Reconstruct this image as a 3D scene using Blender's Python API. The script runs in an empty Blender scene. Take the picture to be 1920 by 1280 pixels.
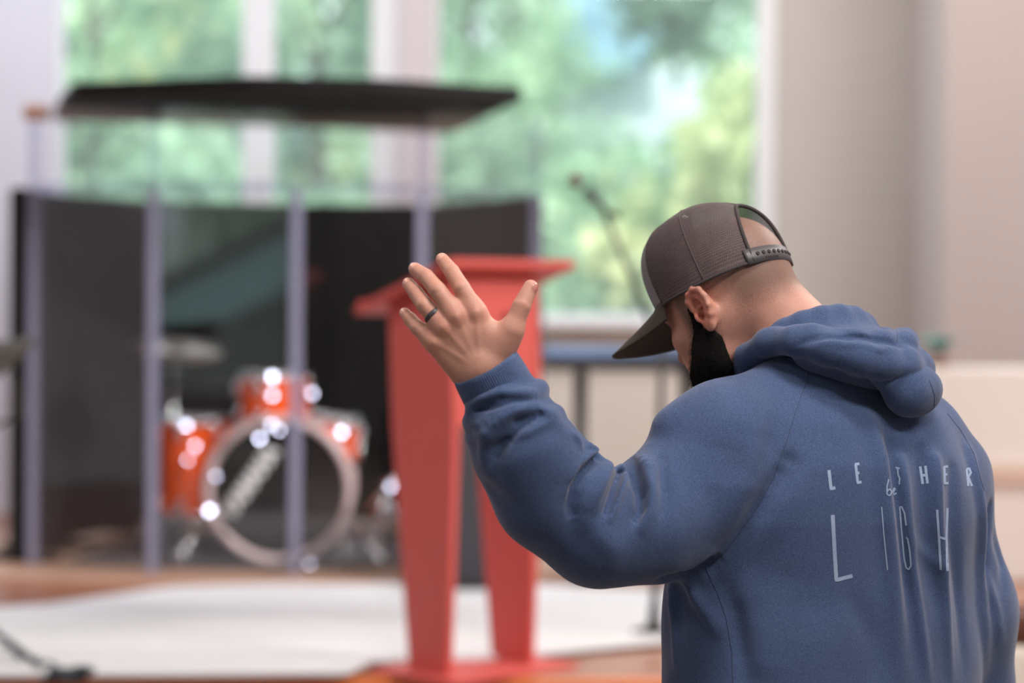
import bpy, bmesh, math, random
import numpy as np
from mathutils import Vector, Matrix
from mathutils.bvhtree import BVHTree
random.seed(7); np.random.seed(7)
SC = bpy.context.scene
COL = SC.collection
# ------------------------------------------------------------------ camera
FPX = 4533.0                      # 85 mm lens on a 36 mm sensor, in pixels of a 1920-wide frame
CAM = Vector((0.0, 0.0, 1.6))
PITCH = math.atan(94.0/FPX); ROLL = math.radians(0.45)
fwd = Vector((0, math.cos(PITCH), -math.sin(PITCH)))
r0 = Vector((1, 0, 0)); u0 = r0.cross(fwd)
CR = (r0*math.cos(ROLL) + u0*math.sin(ROLL)).normalized()
CU = CR.cross(fwd).normalized()
cam_data = bpy.data.cameras.new('camera')
cam_data.lens = 85.0; cam_data.sensor_width = 36.0
cam_data.clip_end = 300
cam_data.dof.use_dof = True
cam_data.dof.focus_distance = 3.42
cam_data.dof.aperture_fstop = 2.1
cam = bpy.data.objects.new('camera', cam_data); COL.objects.link(cam)
cam.matrix_world = Matrix(((CR.x, CU.x, -fwd.x, CAM.x), (CR.y, CU.y, -fwd.y, CAM.y), (CR.z, CU.z, -fwd.z, CAM.z), (0, 0, 0, 1)))
SC.camera = cam
def ray(px, py):
    return fwd + CR*((px-960.0)/FPX) - CU*((py-640.0)/FPX)
def W(px, py, d):
    """world point at depth d along the lens axis seen at photo pixel px, py"""
    return CAM + ray(px, py)*d
def G(px, py, z):
    """world point on the horizontal plane z seen at photo pixel px, py"""
    r = ray(px, py); return CAM + r*((z-CAM.z)/r.z)
# ------------------------------------------------------------------ sky, sun, lamps, exposure
world = bpy.data.worlds.new('sky'); SC.world = world; world.use_nodes = True
wn = world.node_tree.nodes; wl = world.node_tree.links
bg = wn['Background']; bg.inputs['Strength'].default_value = 1.5
bg.inputs['Color'].default_value = (0.80, 0.93, 1.0, 1)          # even, lightly overcast sky
sun_d = bpy.data.lights.new('sun', 'SUN'); sun_d.energy = 3.0; sun_d.angle = math.radians(8); sun_d.color = (1.0, 0.95, 0.86)
sun = bpy.data.objects.new('sun', sun_d); COL.objects.link(sun)
sun.rotation_euler = (math.radians(48), 0, math.radians(-28))
SC.view_settings.view_transform = 'Standard'
try: SC.view_settings.look = 'None'
except Exception: pass
SC.view_settings.gamma = 1.0; SC.view_settings.use_curve_mapping = False
SC.view_settings.exposure = 0.8
SC.cycles.max_bounces = 8; SC.cycles.transparent_max_bounces = 24
CEIL = 4.7
LAMPS = [(-2.8, 1.5, 16, 'over the left middle of the hall'), (2.9, 1.0, 62, 'over the right middle of the hall'), (0.6, 2.6, 46, 'nearly above the man'), (3.2, 5.0, 64, 'over the right front of the hall'), (-2.6, 5.0, 10, 'over the left front of the hall'),
         (-2.3, 10.5, 44, 'above the drum lid, added as a cool wash on the window wall'), (0.6, 10.5, 32, 'above the lectern end of the windows, added to wash the window wall'), (2.6, 9.8, 20, 'above the keyboard, added to brighten the right wall'), (3.6, 7.6, 64, 'over the cream half wall, added to brighten it'), (1.4, 0.7, 50, 'almost above the camera')]  # stage-side lamps are unseen additions that wash the window and right-hand walls
SPOTS = [((4.3, 3.2, 4.25), (.05, 7.35, 1.2), 270, 30, 'nearest the camera on the right'), ((3.2, 5.6, 4.3), (-1.15, 10.0, .85), 900, 24, 'nearest the stage on the right')]  # unseen spotlights added to brighten the lectern and the drums
for (sp_l, sp_t, sp_e, sp_a, _s) in SPOTS:
    sdt = bpy.data.lights.new('added_spot_light', 'SPOT'); sdt.energy = sp_e; sdt.color = (1.0, .95, .90); sdt.spot_size = math.radians(sp_a); sdt.spot_blend = .7; sdt.shadow_soft_size = .09
    sob = bpy.data.objects.new('added_spot_light', sdt); COL.objects.link(sob); sob.location = sp_l
    sob.rotation_euler = (Vector(sp_t)-Vector(sp_l)).to_track_quat('-Z', 'Y').to_euler()
for (lx, ly, le, _s) in LAMPS:
    ld = bpy.data.lights.new('ceiling_lamp_light', 'AREA'); ld.shape = 'RECTANGLE'; ld.size = 1.15; ld.size_y = 0.55
    ld.energy = le; ld.color = (1.0, 0.96, 0.92) if ly < 9 else ((.90, .93, 1.0) if lx < 0 else (1.0, .96, .92))
    lo = bpy.data.objects.new('ceiling_lamp_light', ld); COL.objects.link(lo); lo.location = (lx, ly, CEIL-0.075)
# ------------------------------------------------------------------ helpers: objects
def tag(o, label=None, cat=None, group=None, kind=None):
    if label: o['label'] = label
    if cat: o['category'] = cat
    if group: o['group'] = group
    if kind: o['kind'] = kind
    return o
def empty(name, loc=(0, 0, 0), rz=0.0):
    o = bpy.data.objects.new(name, None); COL.objects.link(o); o.location = loc; o.rotation_euler = (0, 0, rz)
    o.empty_display_size = 0.1
    return o
def obj(name, me, m, parent=None, smooth=False, mw=None):
    if isinstance(me, bmesh.types.BMesh):
        b = me; me = bpy.data.meshes.new(name); bmesh.ops.recalc_face_normals(b, faces=b.faces); b.to_mesh(me); b.free()
    if m is not None:
        me.materials.clear(); me.materials.append(m)
    o = bpy.data.objects.new(name, me); COL.objects.link(o)
    if smooth:
        me.polygons.foreach_set('use_smooth', [True]*len(me.polygons))
    if parent is not None:
        o.parent = parent
        if mw is None:                      # geometry was given in world space
            o.matrix_parent_inverse = world_of(parent).inverted()
    if mw is not None and mw is not True: o.matrix_local = mw
    return o
def world_of(o):
    m = o.matrix_local.copy() if o.parent is None else world_of(o.parent) @ o.matrix_parent_inverse @ o.matrix_basis
    return o.matrix_basis.copy() if o.parent is None else m
def sharp(o, ang=40):
    me = o.data
    me.polygons.foreach_set('use_smooth', [True]*len(me.polygons))
    try: me.set_sharp_from_angle(angle=math.radians(ang))
    except Exception: pass
    return o
def box(b, x0, x1, y0, y1, z0, z1, M=None, bev=0.0):
    r = bmesh.ops.create_cube(b, size=1.0)
    vs = r['verts']
    for v in vs:
        v.co = Vector((x0+(x1-x0)*(v.co.x+.5), y0+(y1-y0)*(v.co.y+.5), z0+(z1-z0)*(v.co.z+.5)))
    if bev > 0:
        es = list({e for v in vs for e in v.link_edges})
        rr = bmesh.ops.bevel(b, geom=es, offset=bev, segments=2, affect='EDGES', profile=.5)
        vs = list({v for f in rr['faces'] for v in f.verts} | {v for v in vs if v.is_valid})
    if M is not None:
        for v in vs: v.co = M @ v.co
    return vs
def prism(b, pts, h0, h1, M=None):
    """pts in xy extruded from z=h0 to h1"""
    lo = [b.verts.new((p[0], p[1], h0)) for p in pts]; hi = [b.verts.new((p[0], p[1], h1)) for p in pts]
    n = len(pts)
    b.faces.new(lo[::-1]); b.faces.new(hi)
    for i in range(n): b.faces.new((lo[i], lo[(i+1) % n], hi[(i+1) % n], hi[i]))
    if M is not None:
        for v in lo+hi: v.co = M @ v.co
    return lo+hi
def tube(b, pts, rad, seg=8, closed=False):
    pts = [Vector(p) for p in pts]
    n = len(pts); rads = rad if isinstance(rad, (list, tuple)) else [rad]*n
    rings = []; pn = None
    for i, p in enumerate(pts):
        if closed: t = pts[(i+1) % n]-pts[i-1]
        else: t = pts[min(i+1, n-1)]-pts[max(i-1, 0)]
        t.normalize()
        if pn is None:
            a = Vector((0, 0, 1)) if abs(t.z) < .9 else Vector((1, 0, 0)); pn = t.cross(a).normalized()
        pn = (pn-t*pn.dot(t)).normalized(); bn = t.cross(pn)
        rings.append([b.verts.new(p+(pn*math.cos(2*math.pi*k/seg)+bn*math.sin(2*math.pi*k/seg))*rads[i]) for k in range(seg)])
    for i in range(n if closed else n-1):
        A = rings[i]; B = rings[(i+1) % n]
        for k in range(seg): b.faces.new((A[k], A[(k+1) % seg], B[(k+1) % seg], B[k]))
    if not closed:
        b.faces.new(rings[0][::-1]); b.faces.new(rings[-1])
def lathe(b, prof, seg=32, M=None, cap=True):
    """prof: (r, z) list turned about z"""
    rings = []
    for r, z in prof:
        rings.append([b.verts.new((r*math.cos(2*math.pi*k/seg), r*math.sin(2*math.pi*k/seg), z)) for k in range(seg)])
    for A, B in zip(rings[:-1], rings[1:]):
        for k in range(seg): b.faces.new((A[k], A[(k+1) % seg], B[(k+1) % seg], B[k]))
    if cap:
        b.faces.new(rings[0][::-1]); b.faces.new(rings[-1])
    if M is not None:
        for R in rings:
            for v in R: v.co = M @ v.co
def ball(b, c, r, seg=10, sc=(1, 1, 1)):
    rr = bmesh.ops.create_uvsphere(b, u_segments=seg, v_segments=max(6, seg//2+2), radius=1.0)
    for v in rr['verts']: v.co = Vector(c)+Vector((v.co.x*r*sc[0], v.co.y*r*sc[1], v.co.z*r*sc[2]))
def frame(loc, x, y, z):
    return Matrix(((x[0], y[0], z[0], loc[0]), (x[1], y[1], z[1], loc[1]), (x[2], y[2], z[2], loc[2]), (0, 0, 0, 1)))
# ------------------------------------------------------------------ helpers: materials
def srgb(h):
    if isinstance(h, str): c = [int(h[i:i+2], 16)/255 for i in (0, 2, 4)]
    else: c = [v/255 for v in h]
    return tuple(v/12.92 if v <= .04045 else ((v+.055)/1.055)**2.4 for v in c)+(1.0,)
def mat(name, col, rough=.6, metal=0.0, var=.12, scale=8.0, bump=0.0, bscale=60.0, spec=.5, stretch=None, sheen=0.0, coat=0.0):
    m = bpy.data.materials.new(name); m.use_nodes = True
    nt = m.node_tree; N = nt.nodes; L = nt.links; p = N['Principled BSDF']
    c = srgb(col) if not (isinstance(col, tuple) and len(col) == 4) else col
    tc = N.new('ShaderNodeTexCoord'); mp = N.new('ShaderNodeMapping'); L.new(tc.outputs['Object'], mp.inputs['Vector'])
    if stretch: mp.inputs['Scale'].default_value = stretch
    nz = N.new('ShaderNodeTexNoise'); nz.inputs['Scale'].default_value = scale; nz.inputs['Detail'].default_value = 5
    L.new(mp.outputs['Vector'], nz.inputs['Vector'])
    mx = N.new('ShaderNodeMix'); mx.data_type = 'RGBA'
    mx.inputs['A'].default_value = tuple(min(1, v*(1-var)) for v in c[:3])+(1,)
    mx.inputs['B'].default_value = tuple(min(1, v*(1+var)) for v in c[:3])+(1,)
    L.new(nz.outputs['Fac'], mx.inputs['Factor']); L.new(mx.outputs['Result'], p.inputs['Base Color'])
    p.inputs['Roughness'].default_value = rough; p.inputs['Metallic'].default_value = metal
    p.inputs['Specular IOR Level'].default_value = spec
    if sheen: p.inputs['Sheen Weight'].default_value = sheen; p.inputs['Sheen Roughness'].default_value = .5
    if coat: p.inputs['Coat Weight'].default_value = coat; p.inputs['Coat Roughness'].default_value = .08
    if bump:
        n2 = N.new('ShaderNodeTexNoise'); n2.inputs['Scale'].default_value = bscale; n2.inputs['Detail'].default_value = 3
        L.new(mp.outputs['Vector'], n2.inputs['Vector'])
        bp = N.new('ShaderNodeBump'); bp.inputs['Strength'].default_value = bump; bp.inputs['Distance'].default_value = .004
        L.new(n2.outputs['Fac'], bp.inputs['Height']); L.new(bp.outputs['Normal'], p.inputs['Normal'])
    return m
def glass_mat(name, ior=1.45, tint=(1, 1, 1), rough=0.0, glare_veil=0.0):
    """thin clear sheet: see-through, with a Fresnel mirror on each face"""
    m = bpy.data.materials.new(name); m.use_nodes = True
    nt = m.node_tree; N = nt.nodes; L = nt.links
    for n in list(N):
        if n.type != 'OUTPUT_MATERIAL': N.remove(n)
    out = [n for n in N if n.type == 'OUTPUT_MATERIAL'][0]
    t = N.new('ShaderNodeBsdfTransparent'); t.inputs['Color'].default_value = tuple(tint)+(1,)
    g = N.new('ShaderNodeBsdfGlossy'); g.inputs['Roughness'].default_value = rough
    f = N.new('ShaderNodeFresnel'); f.inputs['IOR'].default_value = ior
    ge = N.new('ShaderNodeNewGeometry')
    mxi = N.new('ShaderNodeMix'); mxi.data_type = 'FLOAT'       # same reflectance from both sides of the sheet
    mxi.inputs['A'].default_value = ior; mxi.inputs['B'].default_value = 1.0/ior
    L.new(ge.outputs['Backfacing'], mxi.inputs['Factor'])
    f2 = N.new('ShaderNodeFresnel'); L.new(mxi.outputs['Result'], f2.inputs['IOR'])
    N.remove(f)
    ms = N.new('ShaderNodeMixShader'); L.new(f2.outputs['Fac'], ms.inputs['Fac']); L.new(t.outputs['BSDF'], ms.inputs[1]); L.new(g.outputs['BSDF'], ms.inputs[2])
    last = ms
    if glare_veil:                                            # translucent white mixed in to imitate veiling glare over the view
        tl_ = N.new('ShaderNodeBsdfTranslucent'); tl_.inputs['Color'].default_value = (.90, .95, .95, 1)
        m2 = N.new('ShaderNodeMixShader'); m2.inputs['Fac'].default_value = glare_veil
        L.new(ms.outputs['Shader'], m2.inputs[1]); L.new(tl_.outputs['BSDF'], m2.inputs[2]); last = m2
    L.new(last.outputs['Shader'], out.inputs['Surface'])
    return m
def emit_mat(name, col, s):
    m = bpy.data.materials.new(name); m.use_nodes = True
    p = m.node_tree.nodes['Principled BSDF']; p.inputs['Base Color'].default_value = srgb(col)
    p.inputs['Emission Color'].default_value = srgb(col); p.inputs['Emission Strength'].default_value = s
    return m
# ------------------------------------------------------------------ helpers: solid modelling with distance fields
f32 = np.float32
def A3(p): return np.array(p, dtype=f32)
def smin(a, b, k):
    h = np.maximum(k-np.abs(a-b), 0)/k
    return np.minimum(a, b)-h*h*k*.25
def smax(a, b, k): return -smin(-a, -b, k)
def rcone(P, a, b, ra, rb):
    a = A3(a); ba = A3(b)-a; pa = P-a
    t = np.clip(pa@ba/max(float(ba@ba), 1e-12), 0, 1)
    q = pa-t[:, None]*ba
    return np.sqrt(np.einsum('ij,ij->i', q, q))-(ra+t*(rb-ra))
def chain(P, pts, rad, k=.006):
    d = None
    for i in range(len(pts)-1):
        e = rcone(P, pts[i], pts[i+1], rad[i], rad[i+1])
        d = e if d is None else smin(d, e, k)
    return d
def ell(P, c, r, M=None):
    q = P-A3(c)
    if M is not None: q = q@np.array(M, dtype=f32).T        # rows of M are the axes
    r = A3(r); k0 = np.sqrt(((q/r)**2).sum(1)); k1 = np.sqrt(((q/(r*r))**2).sum(1))
    return k0*(k0-1)/np.maximum(k1, 1e-6)
def polyd(P, pts):
    """squared distance to a polyline"""
    best = None
    for i in range(len(pts)-1):
        a = A3(pts[i]); ba = A3(pts[i+1])-a; pa = P-a
        t = np.clip(pa@ba/max(float(ba@ba), 1e-12), 0, 1)
        q = pa-t[:, None]*ba; d = np.einsum('ij,ij->i', q, q)
        best = d if best is None else np.minimum(best, d)
    return best
def polyw(P, pts, w, tp, nv=None):
    best = np.full(len(P), 1e9, f32); wt = np.zeros(len(P), f32)
    for i in range(len(pts)-1):
        a = A3(pts[i]); ba = A3(pts[i+1])-a; pa = P-a
        t = np.clip(pa@ba/max(float(ba@ba), 1e-12), 0, 1)
        q = pa-t[:, None]*ba; d = np.einsum('ij,ij->i', q, q)
        if nv is not None: d = d-.86*(q@nv)**2           # reaches deeper along the surface normal than across it
        m = d < best
        best = np.where(m, d, best); wt = np.where(m, tp[i]+t*(tp[i+1]-tp[i]), wt)
    return wt*np.exp(-best/(w*w))
def evalf(fn, P, chunk=300000):
    return np.concatenate([fn(P[i:i+chunk]) for i in range(0, len(P), chunk)]) if len(P) else np.zeros(0, f32)
def net(fn, lo, hi, h, margin=.006):
    """surface net of fn = 0 inside the box lo..hi on a grid of step h; evaluated only near the surface"""
    lo = A3(lo); hi = A3(hi); B = 4
    nb = np.maximum(1, np.ceil((hi-lo)/(h*B)).astype(int)); n = nb*B
    gi = np.stack(np.meshgrid(*[np.arange(k) for k in nb], indexing='ij'), -1).reshape(-1, 3)
    cen = (lo+(gi*B+(B-1)/2)*h).astype(f32)
    Dc = evalf(fn, cen).astype(f32)
    D = np.repeat(np.repeat(np.repeat(Dc.reshape(nb), B, 0), B, 1), B, 2)
    act = np.abs(Dc) < h*B*.9+margin
    off = np.stack(np.meshgrid(*[np.arange(B)]*3, indexing='ij'), -1).reshape(-1, 3)
    ids = (gi[act][:, None, :]*B+off[None]).reshape(-1, 3)
    D[ids[:, 0], ids[:, 1], ids[:, 2]] = evalf(fn, (lo+ids*h).astype(f32))
    D[0], D[-1] = 1, 1; D[:, 0], D[:, -1] = 1, 1; D[:, :, 0], D[:, :, -1] = 1, 1
    S = D < 0
    cnt = np.zeros(n-1, np.int8)
    C = [(i, j, k) for i in (0, 1) for j in (0, 1) for k in (0, 1)]
    for i, j, k in C: cnt += S[i:n[0]-1+i, j:n[1]-1+j, k:n[2]-1+k]
    cell = np.argwhere((cnt > 0) & (cnt < 8))
    vid = np.full(n-1, -1, np.int32); vid[cell[:, 0], cell[:, 1], cell[:, 2]] = np.arange(len(cell))
    acc = np.zeros((len(cell), 3), f32); m = np.zeros(len(cell), f32)
    val = {c: D[cell[:, 0]+c[0], cell[:, 1]+c[1], cell[:, 2]+c[2]] for c in C}
    for c in C:
        for ax in range(3):
            if c[ax] == 0:
                c2 = list(c); c2[ax] = 1; c2 = tuple(c2)
                a = val[c]; b = val[c2]; x = (a < 0) != (b < 0)
                t = np.where(x, a/np.where(x, a-b, 1), 0)
                pt = np.tile(A3(c), (len(cell), 1)); pt[:, ax] += t
                acc[x] += pt[x]; m[x] += 1
    V = lo+(cell+acc/m[:, None])*h
    F = []
    for ax in range(3):
        o = [a for a in range(3) if a != ax]
        s0 = [slice(None)]*3; s1 = [slice(None)]*3; s0[ax] = slice(0, -1); s1[ax] = slice(1, None)
        E = np.argwhere(S[tuple(s0)] != S[tuple(s1)])
        ok = (E[:, o[0]] > 0) & (E[:, o[1]] > 0) & (E[:, o[0]] < n[o[0]]-1) & (E[:, o[1]] < n[o[1]]-1) & (E[:, ax] < n[ax]-1)
        E = E[ok]
        def g(d0, d1):
            I = E.copy(); I[:, o[0]] += d0; I[:, o[1]] += d1
            return vid[I[:, 0], I[:, 1], I[:, 2]]
        q = np.stack([g(-1, -1), g(0, -1), g(0, 0), g(-1, 0)], 1)
        flip = S[E[:, 0], E[:, 1], E[:, 2]] != (ax == 1)
        q[~flip] = q[~flip][:, ::-1]
        F.append(q)
    F = np.concatenate(F); F = F[(F >= 0).all(1)]
    # one relaxing pass back onto the field
    for _ in range(1):
        e = h*.5; d0 = evalf(fn, V.astype(f32))
        g = np.stack([evalf(fn, (V+A3(np.eye(3)[a]*e)).astype(f32))-d0 for a in range(3)], 1)/e
        st = d0[:, None]*g/np.maximum((g*g).sum(1), .25)[:, None]
        V = (V-np.clip(st, -h*.6, h*.6)).astype(f32)
    return V, F
def join(parts):
    V = []; F = []; o = 0
    for v, f in parts: V.append(v); F.append(f+o); o += len(v)
    return np.concatenate(V), np.concatenate(F)
def npmesh(name, V, F):
    me = bpy.data.meshes.new(name)
    me.vertices.add(len(V)); me.vertices.foreach_set('co', V.astype(f32).ravel())
    me.loops.add(F.size); me.loops.foreach_set('vertex_index', F.astype(np.int32).ravel())
    me.polygons.add(len(F)); me.polygons.foreach_set('loop_start', np.arange(0, F.size, 4, dtype=np.int32))
    me.polygons.foreach_set('loop_total', np.full(len(F), 4, np.int32))
    me.polygons.foreach_set('use_smooth', np.ones(len(F), bool))
    me.update(calc_edges=True); me.validate()
    return me
def attr(me, name, vals):
    a = me.attributes.new(name, 'FLOAT', 'POINT'); a.data.foreach_set('value', np.asarray(vals, f32))
def grad(fn, p, e=.003):
    p = A3(p); q = np.stack([p, p+A3((e, 0, 0)), p+A3((0, e, 0)), p+A3((0, 0, e))]); v = fn(q); g = (v[1:]-v[0])/e
    return (g/max(1e-6, float(np.linalg.norm(g)))).astype(f32)
def trace(fn, px, py, d0=2.6, d1=4.3):
    """first hit of the camera ray through a photo pixel with a field"""
    r = ray(px, py); d = d0
    for _ in range(120):
        p = CAM+r*d; v = float(fn(A3(p)[None])[0])
        if v < .0006: return p
        d += max(v*.7, .0008)
        if d > d1: return None
    return p
# ================================================================== the hall
ST = 0.45                                               # stage height
WY = 12.3                                               # inner face of the window wall
M_wall = mat('warm_grey_wall_paint', (188, 184, 182), .85, var=.03, scale=3, bump=.05, bscale=200)
M_wallc = mat('cream_wall_paint', (222, 218, 213), .85, var=.03, scale=3)
M_wallw = mat('white_wall_paint', (216, 218, 231), .85, var=.03, scale=3)
M_ceil = mat('ceiling_paint', (228, 224, 218), .9, var=.03, scale=2)
M_frame = mat('white_window_frame', (226, 230, 236), .5, var=.03)
M_floor = mat('hall_carpet_floor', (120, 108, 100), .9, var=.15, scale=20)
M_board = mat('stage_oak_boards', (158, 104, 78), .38, var=.22, scale=4, stretch=(1, 9, 1), coat=.3)
M_nose = mat('orange_varnished_edge', (226, 124, 66), .35, var=.12, scale=5, coat=.4)
M_glass = glass_mat('window_glass', 1.45, (.97, .995, .985), glare_veil=.09)
def struct(name, b, m, parent=None, label=None, cat=None):
    o = obj(name, b, m, parent)
    if parent is None: tag(o, label, cat, None, 'structure')
    return o
b = bmesh.new(); box(b, -6.2, 6.2, -6.2, 7.3, -.2, 0); struct('floor', b, M_floor, None, 'dull brown carpeted floor of the hall below the stage', 'floor')
# stage: carcass, edge and boards
y_edge = G(960, 1270, ST).y
b = bmesh.new(); box(b, -6, 6, y_edge+.03, WY, 0, ST-.022); stage = struct('stage', b, mat('stage_riser_paint', (196, 110, 66), .6), None, 'low wooden stage with an orange edge under the lectern', 'stage')
b = bmesh.new(); box(b, -6, 6, y_edge, y_edge+.03, .0, ST-.001, bev=.006); obj('stage_edge', b, M_nose, stage)
bw = .14; nb = 0; bmes = None
yb = y_edge+.032
while yb < WY-.01:
    if bmes is None:
        b = bmesh.new(); box(b, -6, 6, 0, bw-.004, -.022, 0, bev=.002); o = obj('floorboard', b, M_board, stage); bmes = o.data
    else:
        o = bpy.data.objects.new('floorboard', bmes); COL.objects.link(o); o.parent = stage
    o.location = (0, yb, ST); yb += bw
# window wall, built round its two openings
def wx(px): return (px-960)/FPX*WY
XL0, XL1, XR0, XR1 = wx(98), wx(742), wx(808), wx(1452); ZS = W(1100, 600, WY).z; ZT = 4.25
b = bmesh.new(); box(b, -6, XL0, WY, WY+.3, 0, CEIL); struct('wall_front_left', b, M_wallw, None, 'white wall left of the tall windows', 'wall')
b = bmesh.new(); box(b, XL1, XR0, WY, WY+.3, ZS, ZT); struct('wall_front_pier', b, mat('pier_paint', (208, 202, 208), .85, var=.03, scale=3), None, 'narrow pinkish wall pier between the two windows', 'wall')
b = bmesh.new(); box(b, XR1, 6, WY, WY+.3, 0, CEIL); struct('wall_front_right', b, M_wall, None, 'warm grey wall right of the large window', 'wall')
b = bmesh.new(); box(b, XL0, XR1, WY, WY+.3, 0, ZS-.03); struct('wall_front_low', b, M_wallc, None, 'cream wall below the window sills', 'wall')
b = bmesh.new(); box(b, XL0, XR1, WY, WY+.3, ZT, CEIL); struct('wall_front_high', b, M_wallw, None, 'white wall above the tall windows', 'wall')
def window(name, x0, x1, y, z0, z1, mull, label, fw=.06, fr=None, dep=.12):
    """frame bars and panes set in the wall; the wall lies in the xz plane at y"""
    w = empty(name, ((x0+x1)/2, y, z0)); tag(w, label, 'window', None, 'structure')
    for (a, c, d, e) in [(x0, x0+fw, z0, z1), (x1-(fr or fw), x1, z0, z1), (x0+fw, x1-(fr or fw), z0, z0+fw), (x0+fw, x1-(fr or fw), z1-fw, z1)]:
        b = bmesh.new(); box(b, a, c, y+.02, y+dep, d, e, bev=.006); obj('frame_bar', b, M_frame, w)
    edges = [x0+fw]
    for (m0, m1) in mull:
        b = bmesh.new(); box(b, m0, m1, y-.005, y+dep, z0+fw, z1-fw, bev=.008); obj('mullion', b, M_frame, w)
        edges += [m0, m1]
    edges.append(x1-(fr or fw))
    for a, c in zip(edges[::2], edges[1::2]):
        b = bmesh.new(); box(b, a, c, y+.075, y+.083, z0+fw, z1-fw); obj('pane', b, M_glass, w)
    b = bmesh.new(); box(b, x0-.04, x1+.04, y-.13, y+.14, z0-.045, z0+.004, bev=.008); obj('window_sill', b, M_frame, w)
    return w
window('window_1', XL0, XL1, WY, ZS, ZT, [(wx(452), wx(510))], 'tall window behind the drum shield, split by a white post', .045, wx(742)-wx(692))
window('window_2', XR0, XR1, WY, ZS, ZT, [], 'large undivided window above the keyboard with trees outside', .03, wx(1452)-wx(1416))
# right-hand side: boxed-out wall and a half wall with a ledge in front of it
b = bmesh.new(); box(b, (1768-960)/FPX*11.3, 6, 11.3, WY, ST, CEIL); struct('wall_right_return', b, mat('pinkish_wall_paint', (184, 174, 174), .85, var=.03, scale=3), None, 'pinkish boxed-out wall at the right edge', 'wall')
hy = 9.7; hz_ = W(1850, 690, hy).z
b = bmesh.new(); box(b, (1690-960)/FPX*hy, 6, hy, hy+.16, ST, hz_, bev=.01); struct('wall_right_half', b, mat('bright_cream_paint', (236, 232, 230), .8, var=.03, scale=3), None, 'bright cream half wall behind the man', 'wall')
b = bmesh.new(); box(b, (1690-960)/FPX*hy, 6, hy-.03, hy-.001, W(1890, 905, hy).z, W(1890, 868, hy).z, bev=.006); struct('trim_1', b, mat('tan_wood_trim', (224, 202, 188), .5, var=.15, scale=6, stretch=(1, 1, 8)), None, 'tan wooden rail along the cream half wall', 'trim')
# side walls, ceiling, wall behind the camera with a tall window
b = bmesh.new(); box(b, -6.2, -6, -6, WY+.3, 0, CEIL); struct('wall_left', b, M_wallw, None, 'white left side wall of the hall, out of view', 'wall')
b = bmesh.new(); box(b, 6, 6.2, -6, WY+.3, 0, CEIL); struct('wall_right', b, M_wall, None, 'warm grey right side wall of the hall, out of view', 'wall')
b = bmesh.new(); box(b, -6.2, 6.2, -6.2, WY+.3, CEIL, CEIL+.2); struct('ceiling', b, M_ceil, None, 'pale ceiling of the hall, out of view', 'ceiling')
M_wallb = mat('brown_grey_back_wall_paint', (96, 88, 84), .9, var=.05, scale=3)
BY = -6.0; BX0, BX1, BZ0, BZ1 = -4.1, -2.2, .55, 3.9
for nm, (x0, x1, z0, z1), lb in [('wall_back_left', (-6, BX0, 0, CEIL), 'left of'), ('wall_back_right', (BX1, 6, 0, CEIL), 'right of'), ('wall_back_low', (BX0, BX1, 0, BZ0-.03), 'below'), ('wall_back_high', (BX0, BX1, BZ1, CEIL), 'above')]:
    b = bmesh.new(); box(b, x0, x1, BY-.3, BY, z0, z1); struct(nm, b, M_wallb, None, 'wall behind the camera, %s its window' % lb, 'wall')
window('window_3', BX0, BX1, BY-.16, BZ0, BZ1, [], 'tall window behind the camera, mirrored in the drum shield')
M_lampf = mat('lamp_frame_metal', (225, 225, 225), .5); M_diff = emit_mat('lamp_diffuser', (255, 238, 218), 3.0)
for (lx, ly, le, where) in LAMPS:
    t = empty('ceiling_light', (lx, ly, CEIL)); tag(t, 'flat rectangular ceiling light %s' % where, 'ceiling light', 'ceiling lights')
    b = bmesh.new()
    for x0, x1, y0, y1 in ((-.62, .62, -.32, -.28), (-.62, .62, .28, .32), (-.62, -.58, -.28, .28), (.58, .62, -.28, .28)): box(b, x0, x1, y0, y1, -.07, 0)
    obj('lamp_frame', b, M_lampf, t, mw=True)
    b = bmesh.new(); box(b, -.58, .58, -.28, .28, -.05, -.03); obj('diffuser', b, M_diff, t, mw=True)
for (sp_l, sp_t, sp_e, sp_a, where) in SPOTS:
    t = empty('added_spotlight', sp_l); tag(t, 'unseen black spotlight added on the ceiling to light the stage, %s' % where, 'spotlight', 'added spotlights')
    dz = (Vector(sp_t)-Vector(sp_l)).normalized(); dx = dz.orthogonal().normalized(); Mx = frame(sp_l, dx, dz.cross(dx), dz)
    b = bmesh.new(); lathe(b, [(.02, -.22), (.085, -.21), (.10, -.12), (.115, .02), (.108, .02), (.095, -.11), (.02, -.13)], 24, Mx, cap=False); obj('lamp_can', b, mat('black_lamp_can', (26, 26, 28), .5), t, True)
    b = bmesh.new(); tube(b, [Vector(sp_l)-dz*.15, (sp_l[0]-dz.x*.15, sp_l[1]-dz.y*.15, CEIL)], .015, 8); obj('bracket', b, M_lampf, t)
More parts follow.
